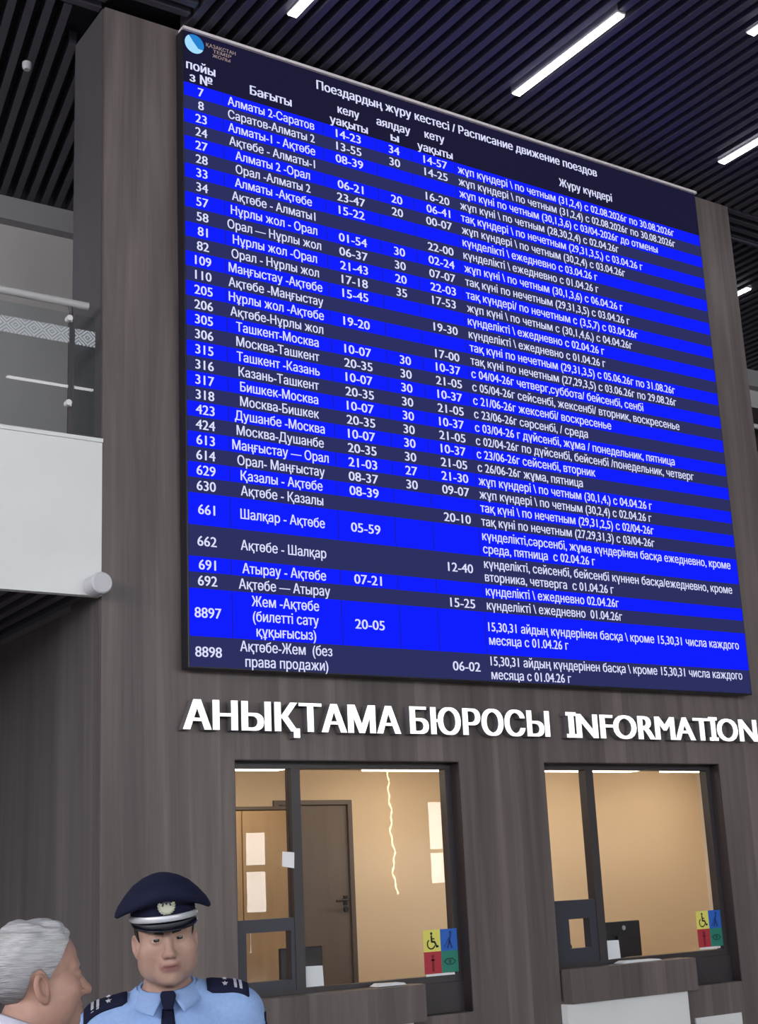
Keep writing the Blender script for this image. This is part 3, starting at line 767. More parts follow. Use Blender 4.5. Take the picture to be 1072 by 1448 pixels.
ch = tag(empty('office_chair', (7.80, 9.05, FZ0)), 'dark office chair behind the hatch of the right window', 'chair')
b = MB(); b.tube([(0, 0, .08), (0, 0, .44)], .028, 10); b.build('gas_column', M['black'], ch)
for k in range(5):
    a = 2 * PI * k / 5
    b = MB(); b.tube([(0, 0, .1), (.27 * math.cos(a), .27 * math.sin(a), .06)], [.028, .018], 8); b.tube([(.27 * math.cos(a), .27 * math.sin(a), .055), (.27 * math.cos(a), .27 * math.sin(a), 0)], .024, 8)
    b.build('leg', M['black'], ch)
b = MB(); b.box(-.24, .24, -.23, .23, .44, .52); b.build('seat', M['black'], ch, bevel=.03)
bp = [(-.20, .52), (.20, .52), (.23, .66), (.20, .78), (.12, .86), (0, .885), (-.12, .86), (-.20, .78), (-.23, .66)]
b = MB(); b.prism(bp, .2, .25); b.build('backrest', M['black'], ch, bevel=.015)
b = MB(); b.tube([(0, .18, .46), (0, .28, .5), (0, .27, .66)], .02, 8); b.build('back_bracket', M['black'], ch)

#@@PEOPLE@@
# ------------------------------------------------------------------ people: signed-distance bodies, meshed as one surface
def ln(p, q): return np.sqrt(sum((a - b) ** 2 for a, b in zip(p, q)))
def ell(p, c, r):
    q = [(a - b) / k for a, b, k in zip(p, c, r)]
    k0 = np.sqrt(q[0] ** 2 + q[1] ** 2 + q[2] ** 2)
    k1 = np.sqrt((q[0] / r[0]) ** 2 + (q[1] / r[1]) ** 2 + (q[2] / r[2]) ** 2) + 1e-9
    return k0 * (k0 - 1) / k1
def cone(p, a, b, r1, r2):
    ba = [y - x for x, y in zip(a, b)]; L2 = sum(v * v for v in ba) + 1e-12
    pa = [x - y for x, y in zip(p, a)]
    h = np.clip((pa[0] * ba[0] + pa[1] * ba[1] + pa[2] * ba[2]) / L2, 0, 1)
    return np.sqrt(sum((u - h * v) ** 2 for u, v in zip(pa, ba))) - (r1 + (r2 - r1) * h)
def smin(a, b, k):
    h = np.clip(.5 + .5 * (b - a) / k, 0, 1); return b + (a - b) * h - k * h * (1 - h)
def smax(a, b, k): return -smin(-a, -b, k)
def nets(F, ax):
    """surface nets on a rectilinear grid -> vertices, quads"""
    X, Y, Z = ax; s = F < 0
    nx, ny, nz = F.shape
    c = np.zeros((nx - 1, ny - 1, nz - 1), np.int8)
    for i in (0, 1):
        for j in (0, 1):
            for k in (0, 1): c += s[i:nx - 1 + i, j:ny - 1 + j, k:nz - 1 + k]
    act = (c > 0) & (c < 8); I, J, K = np.nonzero(act)
    idx = -np.ones(act.shape, np.int64); idx[I, J, K] = np.arange(len(I))
    acc = np.zeros((len(I), 3)); cnt = np.zeros(len(I))
    co = [np.asarray(X), np.asarray(Y), np.asarray(Z)]
    for d in range(3):
        o1, o2 = [e for e in range(3) if e != d]
        for u in (0, 1):
            for v in (0, 1):
                st = [0, 0, 0]; st[o1] = u; st[o2] = v
                en = list(st); en[d] = 1
                a = F[I + st[0], J + st[1], K + st[2]]; b = F[I + en[0], J + en[1], K + en[2]]
                m = (a < 0) != (b < 0); t = np.where(m, a / np.where(m, a - b, 1), 0)
                ijk = [I, J, K]
                for e in range(3):
                    lo = co[e][ijk[e] + st[e]]; hi = co[e][ijk[e] + en[e]]
                    acc[:, e] += np.where(m, lo + t * (hi - lo), 0)
                cnt += m
    V = acc / cnt[:, None]
    Q = []
    for d in range(3):
        o1, o2 = [(1, 2), (2, 0), (0, 1)][d]
        sl0 = [slice(1, -1)] * 3; sl0[d] = slice(0, -1); sl1 = [slice(1, -1)] * 3; sl1[d] = slice(1, None)
        a = s[tuple(sl0)]; b = s[tuple(sl1)]
        P = np.array(np.nonzero(a != b)); 
        if P.shape[1] == 0: continue
        sa = a[tuple(P)]
        P = P + 1; P[d] -= 1
        def at(du, dv):
            q = P.copy(); q[o1] -= du; q[o2] -= dv; return idx[q[0], q[1], q[2]]
        quad = np.stack([at(1, 1), at(0, 1), at(0, 0), at(1, 0)], 1)
        quad[~sa] = quad[~sa][:, ::-1]
        Q.append(quad)
    return V, np.vstack(Q)
def net_obj(name, F, ax, m, parent, colfn=None):
    V, Q = nets(F, ax)
    me = bpy.data.meshes.new(name); me.from_pydata(V.tolist(), [], Q.tolist())
    me.materials.append(m); me.polygons.foreach_set('use_smooth', [True] * len(me.polygons))
    if colfn is not None:
        at = me.color_attributes.new('skin_tone', 'FLOAT_COLOR', 'POINT')
        c = np.ones((len(V), 4)); c[:, :3] = colfn(V); at.data.foreach_set('color', c.ravel())
    o = bpy.data.objects.new(name, me); COL.objects.link(o); o.parent = parent
    return o
def axis(*segs):
    out = []
    for a, b, h in segs: out += list(np.arange(a, b - 1e-9, h))
    out.append(segs[-1][1]); return np.array(out)

class Figure:
    """all coordinates in the person's own frame: faces -y, x to the viewer's right when seen from the front, z up from the soles"""
    def __init__(s, eye_z, eye_dy, head_rot, round_=0., age=0., eyeslit=.0036, scale=(1, 1, 1), tilt=0.):
        s.sc = np.array(scale, float); s.tilt = tilt
        s.ez = eye_z; s.dy = eye_dy; s.R = np.array(Euler(head_rot, 'XYZ').to_matrix()); s.fat = round_; s.age = age; s.slit = eyeslit
        s.piv = np.array([0, .02, -.07])
    def to_head(s, p):
        q = [p[0], p[1] - s.dy, p[2] - s.ez]
        q = [a - b for a, b in zip(q, s.piv)]
        return [(sum(s.R[j][i] * q[j] for j in range(3)) + s.piv[i]) / s.sc[i] for i in range(3)]
    def from_head(s, v):
        v = np.asarray(v, float) * s.sc - s.piv
        return v @ s.R.T + s.piv + np.array([0, s.dy, s.ez])
    def head_matrix(s):
        m = Matrix.Identity(4); R = Matrix(s.R.tolist())
        t = np.array([0, s.dy, s.ez]) + s.piv - s.R @ s.piv
        m = Matrix.Translation(Vector(t)) @ R.to_4x4(); return m
    def cranium(s, q):
        f = s.fat
        d = ell(q, (0, .018, .034), (.077 + .002 * f, .098, .085))
        d = smin(d, ell(q, (0, -.030, .038), (.062 + .003 * f, .058, .056)), .03)
        return d
    def head(s, q):
        f, a = s.fat, s.age
        ax = np.abs(q[0]); m = [ax, q[1], q[2]]
        d = s.cranium(q)
        d = smin(d, ell(q, (0, -.028, -.045), (.060 + .008 * f, .062, .078)), .03)          # lower face
        d = smin(d, ell(m, (.043 + .006 * f, -.020, -.058), (.026 + .005 * f, .045, .038)), .03)  # jaw
        d = smin(d, ell(m, (.045, -.060, -.026), (.026 + .006 * f, .026, .024 + .006 * f)), .025)  # cheek
        d = smin(d, ell(q, (0, -.076, -.098), (.024, .020, .017)), .028)                     # chin
        d = smin(d, ell(q, (0, -.076, -.064), (.027, .022, .026)), .02)                      # muzzle
        d = smin(d, cone(m, (.012, -.086, .020), (.046, -.070, .022), .011, .010), .014)     # brow
        d = smax(d, -ell(m, (.032, -.106, .000), (.019, .022, .012)), .014)                  # eye socket
        d = smin(d, cone(q, (0, -.086, .012), (0, -.108 - .004 * a, -.034), .0085, .0115 + .001 * a), .012)  # nose bridge
        d = smin(d, ell(q, (0, -.110 - .004 * a, -.037), (.0125, .011, .010)), .008)
        d = smin(d, ell(m, (.0135, -.098, -.040), (.009, .011, .0085)), .006)
        d = smax(d, -ell(m, (.0065, -.108, -.049), (.0042, .006, .0045)), .004)              # nostril
        lid = ell(m, (.032, -.078, .001), (.0175, .0165, .0148))
        d = smin(d, lid, .006)
        d = smax(d, -ell(m, (.032, -.094, .000), (.0145, .012, s.slit)), .0022)              # eye slit
        # lips
        d = smin(d, ell(q, (0, -.0935, -.0665), (.026, .0075, .0052)), .005)
        d = smin(d, ell(q, (0, -.0930, -.0765), (.022, .0078, .0058)), .005)
        sm = q[2] + .0715 - 6.5 * ax * ax                                                    # smile line
        d = smax(d, -(np.maximum(np.sqrt((q[1] + .1005) ** 2 + sm ** 2) - .0035, ax - .030)), .003)
        # folds beside the mouth
        d = smax(d, -cone(m, (.022, -.099, -.045), (.033, -.090 - .004 * f, -.074), .0025 + .001 * a, .0015), .008)
        # ear
        e = [(ax - .074 - .003 * f) * 1.12, (q[1] - .014) * 1.12, (q[2] + .016) * 1.1]
        e = [e[0] * .93 - e[1] * .36, e[0] * .36 + e[1] * .93, e[2]]
        e[1] = e[1] - .18 * e[2]
        er = ell(e, (.006, 0, 0), (.0095, .020 + .002 * a, .033 + .002 * a))
        er = smin(er, ell(e, (.004, -.006, -.024), (.007, .010, .011)), .008)
        er = smax(er, -ell(e, (.0150, -.002, .004), (.0115, .0125, .022)), .003)
        er = smin(er, ell(e, (.008, -.012, -.004), (.005, .004, .008)), .004)
        d = smin(d, er, .006)
        return d
    def lean(s, p): return [p[0], p[1], p[2] - s.tilt * p[0] * np.clip((p[2] - .95) / .35, 0, 1)]
    def body(s, p, arm):
        p = s.lean(p)
        ax = np.abs(p[0]); m = [ax, p[1], p[2]]; z = s.k
        d = ell(p, (0, .005, .93 * z), (.160, .112, .12))
        d = smin(d, ell(p, (0, -.012, 1.08 * z), (.148, .118, .16)), .06)
        d = smin(d, ell(p, (0, .0, 1.27 * z), (.166, .112, .17)), .06)
        d = smin(d, cone(m, (.0, .014, s.sh + .016), (.150, .012, s.sh - .006), .062, .058), .045)
        d = smin(d, cone(m, (.12, .018, s.sh + .005), (.0, .030, s.sh + .030), .045, .052), .04)
        q = s.from_head([0, .018, -.085])
        d = smin(d, cone(p, (0, .03, s.sh + .01), tuple(q), .062 + .004 * s.fat, .056 + .004 * s.fat), .03)
        S, E, Wp = arm
        d = smin(d, cone(m, S, E, .054, .040), .035)
        d = smin(d, cone(m, E, Wp, .041, .027), .02)
        d = smin(d, cone(m, (.088, .0, .92 * z), (.096, -.005, .50 * z), .088, .056), .04)
        d = smin(d, cone(m, (.096, -.005, .50 * z), (.10, .02, .10), .054, .037), .02)
        d = smin(d, ell(m, (.098, .028, .36 * z), (.048, .052, .12)), .03)
        d = smin(d, cone(m, (.10, .045, .045), (.118, -.13, .032), .040, .030), .03)
        return d
    def hand(s, p, arm):
        ax = np.abs(p[0]); m = [ax, p[1], p[2]]; W = np.array(arm[2])
        c = W + np.array([.003, -.012, -.055])
        d = ell(m, tuple(c), (.018, .040, .052))
        for k, (dy, ln_) in enumerate(((-.030, .070), (-.010, .078), (.010, .073), (.028, .058))):
            a = c + np.array([-.001, dy, -.040]); b = a + np.array([-.006, dy * .12, -ln_ * .5]); e = b + np.array([-.016, -.002, -ln_ * .45])
            f = np.minimum(cone(m, tuple(a), tuple(b), .0092, .0086), cone(m, tuple(b), tuple(e), .0086, .0072))
            d = smin(d, f, .004)
        a = c + np.array([-.004, -.036, .012]); b = a + np.array([-.008, -.026, -.030]); e = b + np.array([-.006, -.006, -.030])
        d = smin(d, np.minimum(cone(m, tuple(a), tuple(b), .013, .0105), cone(m, tuple(b), tuple(e), .0105, .0085)), .008)
        return d

def skin_mat(name, base, amt=.05):
    m = mat(name, base, .48, 0, .35, sss=.12)
    b = m.node_tree.nodes['Principled BSDF']
    a = N(m, 'ShaderNodeAttribute', attribute_name='skin_tone'); nz = N(m, 'ShaderNodeTexNoise'); nz.inputs['Scale'].default_value = 60
    tc = N(m, 'ShaderNodeTexCoord'); L(m, tc.outputs['Object'], nz.inputs['Vector'])
    r = ramp(m, [(.3, (1 - amt,) * 3), (.7, (1 + amt,) * 3)]); L(m, nz.outputs['Fac'], r.inputs[0])
    mx = N(m, 'ShaderNodeMix', data_type='RGBA', blend_type='MULTIPLY'); mx.inputs[0].default_value = 1
    L(m, a.outputs['Color'], mx.inputs[6]); L(m, r.outputs[0], mx.inputs[7]); L(m, mx.outputs[2], b.inputs['Base Color'])
    return m
def fabric(name, c, k=.12, rough=.85):
    c2 = tuple(min(1, v * (1 + k)) for v in c); return noisy(name, c, c2, (90, 90, 90), rough, .15, spec=.2)

def make_person(fig, name_root, root, arm, skin, skin_rgb, lip_rgb, top, trousers, shoe, sleeve_len=1.0, shirt_off=.013, bulk=0.):
    """builds body, garments; returns the garment field for later draping"""
    ez = fig.ez
    X = axis((-.36, -.11, .0065), (-.11, .11, .0026), (.11, .36, .0065))
    Y = axis((-.22, -.12, .0065), (-.12, .13, .003), (.13, .20, .0065))
    Z = axis((-.01, .70, .011), (.70, .95, .0065), (.95, ez - .16, .009), (ez - .16, ez + .15, .0026))
    p = [X[:, None, None], Y[None, :, None], Z[None, None, :]]
    F = fig.body(p, arm)
    k = Z > .6; k2 = Z < 1.0; kk = k & k2
    F[:, :, kk] = smin(F[:, :, kk], fig.hand([p[0], p[1], p[2][:, :, kk]], arm), .012)
    hz = Z > ez - .17
    i0, i1 = np.searchsorted(X, (-.12, .12))
    sub = [p[0][i0:i1], p[1], p[2][:, :, hz]]
    q = fig.to_head(sub)
    h = fig.head(q)
    k0 = np.argmax(hz)
    F[i0:i1, :, k0:] = smin(F[i0:i1, :, k0:], h, .012)
    F = np.maximum(F, -(p[2] - .004) + 0 * F)
    def colr(V):
        qh = np.stack(fig.to_head([V[:, 0], V[:, 1], V[:, 2]]), 1)
        c = np.tile(np.array(skin_rgb), (len(V), 1))
        ax_ = np.abs(qh[:, 0])
        lip = np.exp(-((ax_ / .029) ** 4)) * np.exp(-(((qh[:, 2] + .0715 - 6.5 * ax_ ** 2) / .0105) ** 4)) * (qh[:, 1] < -.085)
        warm = .5 * np.exp(-(((ax_ - .042) / .022) ** 2 + ((qh[:, 2] + .035) / .022) ** 2)) * (qh[:, 1] < -.03)
        warm += .45 * np.exp(-((ax_ / .016) ** 2 + ((qh[:, 2] + .038) / .014) ** 2)) * (qh[:, 1] < -.09)
        warm += .35 * (ax_ > .076) * (np.abs(qh[:, 2] + .015) < .04)
        c = c * (1 - warm[:, None] * np.array([.02, .14, .14]))
        c = c * (1 - lip[:, None]) + np.array(lip_rgb) * lip[:, None]
        return c
    bo = net_obj(name_root, F, (X, Y, Z), skin, root, colr)
    # garments
    GX = axis((-.36, .36, .0065)); GY = axis((-.22, .20, .0065))
    zlo = .96 if not bulk else .80
    GZ = axis((.76, ez - .06, .0065))
    g = [GX[:, None, None], GY[None, :, None], GZ[None, None, :]]
    T = fig.body(g, arm)
    a_ = np.abs(g[0])
    wr = 1 - .0
    T = T - shirt_off - bulk * (1 + 0 * T)
    # soft folds
    T = T + .0022 * np.sin(46 * g[2] + 30 * a_ + 9 * np.sin(22 * g[0])) * np.clip((1.36 - g[2]) * 6, 0, 1) + .0016 * np.sin(34 * g[0] + 25 * g[2] + 20 * g[1])
    nq = fig.from_head([0, .018, -.085])
    neck = cone(g, (0, .014, fig.sh + .066), (0, float(nq[1]) - .01, float(nq[2]) + .1), .075 + 1.6 * bulk, .088)
    T = smax(T, -neck, .008)
    T = np.maximum(T, np.where(a_ < .195, zlo - g[2], -1.))
    # cut at the wrist
    Wp = np.array(arm[2]); d_ = (np.array(arm[2]) - np.array(arm[1])); d_ /= np.linalg.norm(d_)
    cut = (a_ - Wp[0]) * d_[0] + (g[1] - Wp[1]) * d_[1] + (g[2] - Wp[2]) * d_[2]
    T = np.maximum(T, np.where(a_ > .19, cut + .005, -1))
    T = np.maximum(T, np.where(a_ < .19, -1., T))
    to = net_obj('shirt' if not bulk else 'jacket', T, (GX, GY, GZ), top, root)
    LZ = axis((.02, 1.07, .009))
    l = [GX[:, None, None], GY[None, :, None], LZ[None, None, :]]
    az = fig.k
    m_ = [np.abs(l[0]), l[1], l[2]]
    U = ell(l, (0, .005, .95 * az), (.166, .118, .13))
    U = smin(U, cone(m_, (.088, .0, .92 * az), (.098, .0, .50 * az), .098, .074), .03)
    U = smin(U, cone(m_, (.098, .0, .50 * az), (.104, .015, .06), .074, .064), .03)
    Bq = fig.body(l, arm) - .017; Bq = np.maximum(Bq, np.maximum(m_[0] - .192, .80 - l[2]))
    U = np.minimum(U, Bq)
    U = np.maximum(U, np.maximum(l[2] - 1.035 * az, .045 - l[2]))
    net_obj('trousers', U, (GX, GY, LZ), trousers, root)
    if not bulk:
        BZ = axis((.97, 1.06, .005)); h_ = [GX[:, None, None], GY[None, :, None], BZ[None, None, :]]
        Bb = np.maximum(fig.body(h_, arm) - .0235, np.maximum(np.abs(h_[0]) - .192, np.abs(h_[2] - 1.012) - .021))
        net_obj('belt', Bb, (GX, GY, BZ), shoe, root)
    for sx in (-1, 1):
        SX_ = axis((.05 if sx > 0 else -.19, .19 if sx > 0 else -.05, .006)); SZ = axis((-.006, .12, .006)); SY = axis((-.22, .13, .006))
        t = [np.abs(SX_[:, None, None]), SY[None, :, None], SZ[None, None, :]]
        d = smin(cone(t, (.10, .045, .05), (.120, -.135, .036), .050, .040), cone(t, (.10, .03, .06), (.10, .03, .10), .046, .046), .02)
        d = np.maximum(d, .002 - t[2])
        net_obj('shoe', d, (SX_, SY, SZ), shoe, root)
    return T, (GX, GY, GZ)
def surf_y(T, ax, x, z):
    """front surface of a garment at (x,z)"""
    i = np.argmin(abs(ax[0] - x)); k = np.argmin(abs(ax[2] - z)); col = T[i, :, k]
    j = np.argmax(col < 0); 
    if col[j] >= 0 or j == 0: return ax[1][0]
    t = col[j - 1] / (col[j - 1] - col[j]); return ax[1][j - 1] + t * (ax[1][j] - ax[1][j - 1])
def surf_z(T, ax, x, y):
    i = np.argmin(abs(ax[0] - x)); j = np.argmin(abs(ax[1] - y)); col = T[i, j, ::-1]
    k = np.argmax(col < 0); zz = ax[2][::-1]
    if k == 0: return zz[0]
    t = col[k - 1] / (col[k - 1] - col[k]); return zz[k - 1] + t * (zz[k] - zz[k - 1])
def eyes(fig, root, iris):
    white = mat('eye_white', (.40, .36, .34), .35); ir = mat('iris', iris, .15); pu = mat('pupil', (.004, .004, .004), .1)
    for sx in (-1, 1):
        mb = MB(); n = 20; R_ = .0130
        th = [0, .20, .40, .56, .70, .9, 1.2, 1.6, 2.0, 2.4, 2.8, PI]
        P = []
        for a in range(n):
            w = 2 * PI * a / n
            P.append([tuple(fig.from_head([sx * .032 + R_ * math.sin(t) * math.cos(w), -.0805 - R_ * math.cos(t), R_ * math.sin(t) * math.sin(w)])) for t in th])
        mb.grid(P, True)
        nj = len(th) - 1
        mb.m = [2 if (f % nj) < 2 else 1 if (f % nj) < 4 else 0 for f in range(len(mb.f))]
        mb.build('eye', [white, ir, pu], root, smooth=True)
def head_shell(fig, name, root, m, region, thick, box_, h=.0028, full=True):
    """layer over the head: inside `region` (<0) and within `thick` of the skin"""
    (x0, x1), (y0, y1), (z0, z1) = box_
    A = (axis((x0, x1, h)), axis((y0, y1, h)), axis((z0, z1, h)))
    q = [A[0][:, None, None], A[1][None, :, None], A[2][None, None, :]]
    base = fig.head(q) if full else fig.cranium(q)
    d = base - (thick(q) if callable(thick) else thick)
    d = smax(d, region(q), .004)
    V, Q = nets(d, A)
    V = np.array([fig.from_head(v) for v in V])
    me = bpy.data.meshes.new(name); me.from_pydata(V.tolist(), [], Q.tolist()); me.materials.append(m)
    me.polygons.foreach_set('use_smooth', [True] * len(me.polygons))
    o = bpy.data.objects.new(name, me); COL.objects.link(o); o.parent = root; return o
def brows(fig, root, m, dz=0., r=.0042):
    for sx in (-1, 1):
        reg = lambda q: np.minimum(cone(q, (sx * .014, -.0955, .0190 + dz), (sx * .032, -.0865, .0225 + dz), r * .85, r), cone(q, (sx * .032, -.0865, .0225 + dz), (sx * .051, -.073, .0185 + dz), r, r * .6))
        head_shell(fig, 'eyebrow', root, m, reg, .0022, ((min(sx * .006, sx * .06), max(sx * .006, sx * .06)), (-.115, -.055), (.005, .035)), .0018)
def collar(root, name, m, c, rx, ry, zt_f, zt_b, leaf, point, gap=.16, tilt=0.):
    """turned-down shirt collar: stand plus leaf ending in two points"""
    P = []; n = 44
    for k in range(n + 1):
        t = -PI / 2 + gap + (2 * PI - 2 * gap) * k / n
        fr = .5 - .5 * math.sin(t)                    # 1 at the front, 0 at the back
        e = abs(2 * k / n - 1)                         # 1 at the two ends
        zt = zt_b + (zt_f - zt_b) * fr
        ct, st = math.cos(t), math.sin(t)
        lf = leaf + point * max(0, (e - .62) / .38) ** 1.6
        out = .011 + .010 * (1 - fr) + .010 * e
        x0, y0 = c[0] + rx * ct, c[1] + ry * st
        row = [(x0, y0, zt - .030), (x0, y0, zt - .004), (x0 * 1 + .002 * ct, y0 + .002 * st, zt), (x0 + .006 * ct, y0 + .006 * st, zt - .002)]
        for w in (.35, .7, 1.0):
            sp = .030 * w * e ** 4 * (1 if ct > 0 else -1)
            row.append((x0 + (.006 + out * w) * ct + sp, y0 + (.006 + out * w) * st - .020 * w * e ** 3, zt - .002 - lf * w))
        row = [(x, y, z + tilt * x) for x, y, z in row]
        P.append(row)
    mb = MB(); mb.grid(P)
    return mb.build(name, m, root, smooth=True, solid=.0028)

# ---- the officer
M['skin_a'] = skin_mat('skin_officer', (.41, .26, .205)); M['skin_b'] = skin_mat('skin_elder', (.42, .24, .19))
M['shirt'] = fabric('light_blue_shirt', (.27, .41, .72)); M['navy'] = fabric('navy_cloth', (.009, .011, .035)); M['navy_trouser'] = fabric('navy_trousers', (.012, .014, .03))
M['shoe'] = mat('black_leather', (.012, .011, .011), .3); M['silver'] = mat('silver_braid', (.62, .64, .70), .4, .35)
M['visor'] = mat('black_visor', (.006, .006, .012), .22); M['hair_dark'] = noisy('dark_hair', (.010, .008, .007), (.022, .018, .016), (300, 300, 60), .5)
M['badge'] = mat('pale_badge', (.62, .64, .52), .35, .4); M['badge_dark'] = mat('badge_relief', (.03, .04, .05), .4)

OX, OY, OYAW = 1.655, 3.56, -math.atan2(1.655, 3.56) * .93
off = tag(empty('person', (OX, OY, 0), OYAW), 'uniformed officer in light blue shirt, dark tie and peaked navy cap, facing the viewer', 'person')
A = Figure(1.602, -.015, (.03, math.radians(-4.5), math.radians(3)), round_=1.0, age=0., eyeslit=.0028, scale=(.955, 1, 1.02), tilt=.09)
A.k = .985; A.sh = 1.392
arm = ((.192, .012, 1.375), (.238, .03, 1.09), (.245, -.045, .86))
T, TA = make_person(A, 'body', off, arm, M['skin_a'], (.42, .268, .215), (.21, .085, .08), M['shirt'], M['navy_trouser'], M['shoe'])
eyes(A, off, (.03, .018, .01)); brows(A, off, M['hair_dark'], -.004, .0046)
head_shell(A, 'hair', off, M['hair_dark'], lambda q: smax(np.maximum(q[2] - .070, -(q[2] - np.interp(q[1], [-.06, -.03, -.012, .03, .06, .12], [.05, .03, -.006, -.020, -.060, -.070]))), -(q[1] + .040 + 0 * q[0]), .004), .0045, ((-.1, .1), (-.08, .13), (-.09, .08)), .003, full=False)
collar(off, 'collar', M['shirt'], (0, .008), .068, .074, 1.464, 1.502, .034, .014, .10, .09)
# tie
mb = MB(); zk = 1.458
yk = lambda x, z: surf_y(T, TA, x, z)
y0 = -.082
mb.prism([(-.021, zk), (-.012, zk - .036), (.012, zk - .036), (.021, zk), (.016, zk + .010), (-.016, zk + .010)], y0 - .016, y0 + .01)
kn = mb.build('tie_knot', M['navy'], None, bevel=.004)
P = []
for k in range(14):
    t = k / 13; z = zk - .034 - .36 * t; w = .014 + .026 * min(1, t * 1.5)
    yy = min(yk(0, z), y0 + .01) - .004
    P.append([(-w, yy + .001, z), (-w * .5, yy - .003, z), (0, yy - .004, z), (w * .5, yy - .003, z), (w, yy + .001, z)])
P.append([(0, P[-1][2][1], P[-1][2][2] - .04)] * 5)
mb = MB(); mb.grid(P); tie = mb.build('tie', M['navy'], off, smooth=True, solid=.003); kn.parent = tie
# buttons
for k, z in enumerate((1.16, 1.08)): pass
# epaulettes
for sx in (-1, 1):
    P = []
    for k in range(9):
        x = sx * (.104 + .110 * k / 8); row = []
        for w in (-1, -.6, 0, .6, 1):
            hw = .026 if k > 0 else .020
            y = -.018 + hw * w
            row.append((x, y, surf_z(T, TA, x, y) + .005))
        P.append(row)
    mb = MB(); mb.grid(P); ep = mb.build('epaulette', M['navy'], off, smooth=True, solid=.007)
    def on(x, y): return surf_z(T, TA, sx * x, y) + .0098
    for xa in (.176, .190):
        q = []
        for w in (-.021, -.01, 0, .01, .021): q.append([(sx * xa, -.018 + w, on(xa, -.018 + w)), (sx * (xa + .007), -.018 + w, on(xa + .007, -.018 + w))])
        st = MB(); st.grid(q); st.build('stripe', M['silver'], ep, solid=.003)
    for yy in (-.029, -.007):
        st = MB(); pts = []
        for k in range(10):
            a = PI / 2 + k * PI / 5; r_ = .0088 if k % 2 == 0 else .0040
            px_, py_ = .152 + r_ * math.cos(a), yy + r_ * math.sin(a); pts.append((sx * px_, py_, on(px_, py_) + .0015))
        st.add(pts + [(sx * .152, yy, on(.152, yy) + .005)], [(k, (k + 1) % 10, 10) for k in range(10)]); st.build('star', M['silver'], ep)
# sleeve patch
mb = MB(); P = []
for k in range(7):
    z = 1.395 - .075 * k / 6; row = []
    for w in (-1, -.5, 0, .5, 1):
        hw = (.027, .029, .030, .029, .026, .018, .004)[k]
        y = .015 + hw * w
        i = np.argmin(abs(TA[1] - y)); kz = np.argmin(abs(TA[2] - z)); col = T[::-1, i, kz]; j = np.argmax(col < 0)
        row.append((TA[0][::-1][j] + .004, y, z))
    P.append(row)
mb.grid(P); pt = mb.build('sleeve_patch', M['navy'], off, smooth=True, solid=.003)
# cap (built in head coordinates, tilted with the head)
HM = A.head_matrix() @ Matrix.Translation((.0, 0, .010)) @ Matrix.Diagonal((.955, 1, 1, 1)) @ Euler((math.radians(3), 0, 0)).to_matrix().to_4x4()
def capmesh(mb, name, m, parent, **kw):
    mb.v = [tuple(HM @ Vector(v)) for v in mb.v]; return mb.build(name, m, parent, **kw)
n = 56; CX, CY = .0855, .104
rings = [(.030, CX, CY, 0), (.064, CX + .001, CY + .001, 0), (.074, CX + .002, CY + .002, 0), (.078, CX + .016, CY + .016, .10), (.0765, CX + .034, CY + .030, .22), (.080, CX + .043, CY + .038, .27), (.088, CX + .0475, CY + .041, .29), (.097, CX + .0455, CY + .038, .30), (.108, CX + .037, CY + .030, .30),
         (.122, CX + .015, CY + .014, .28), (.134, CX - .008, CY - .010, .24), (.143, CX - .036, CY - .040, .2), (.1485, CX - .062, CY - .070, .16), (.150, .004, .004, .15)]
P = []
for k in range(n):
    w = 2 * PI * k / n
    row = []
    for z, rx, ry, lift in rings:
        x, y = rx * math.cos(w), .012 + ry * math.sin(w)
        row.append((x, y, z - .26 * lift * y + .05 * lift * (1 - abs(x) / .13) - .10 * lift * (abs(x) / .13) ** 2))
    P.append(row)
mb = MB(); mb.grid(P, True); cap = capmesh(mb, 'peaked_cap', M['navy'], off, smooth=True, solid=.003)
P = []
for k in range(n):
    w = 2 * PI * k / n
    P.append([((CX + .0035) * math.cos(w), .012 + (CY + .0035) * math.sin(w), z) for z in (.030, .036, .056, .070, .074)])
mb = MB(); mb.grid(P, True); capmesh(mb, 'cap_band', M['navy'], cap, smooth=True, solid=.002)
# visor
P = []
for k in range(33):
    t = math.radians(-90 + (k / 32 * 2 - 1) * 80); e = abs(k / 32 * 2 - 1)
    rowx = []
    for w in (0, .35, .7, 1):
        ext = .050 * (1 - e ** 2.2) * w
        rowx.append(((CX + .003 + ext * .55) * math.cos(t), .012 + (CY + .003 + ext) * math.sin(t), .038 - .014 * w * (1 - e ** 2) - .004 * w))
    P.append(rowx)
mb = MB(); mb.grid(P); capmesh(mb, 'visor', M['visor'], cap, smooth=True, solid=.003)
pts = []
for k in range(33):
    t = math.radians(-90 + (k / 32 * 2 - 1) * 84)
    pts.append(((CX + .006) * math.cos(t), .012 + (CY + .008) * math.sin(t), .0465))
mb = MB(); 
P = [[(x * .985, y - .001 if False else y * .99, z - .0075), (x, y, z - .006), (x * 1.01, y * 1.01, z), (x, y, z + .006), (x * .985, y * .99, z + .0075)] for x, y, z in pts]
mb.grid(P); br = capmesh(mb, 'braid', M['silver'], cap, smooth=True, solid=.003)
for sx in (0, -1):
    mb = MB(); x, y, z = pts[sx]; mb.tube([(x * .99, y, z), (x * 1.05, y * 1.04, z)], [.007, .005], 12); capmesh(mb, 'side_button', M['silver'], cap)
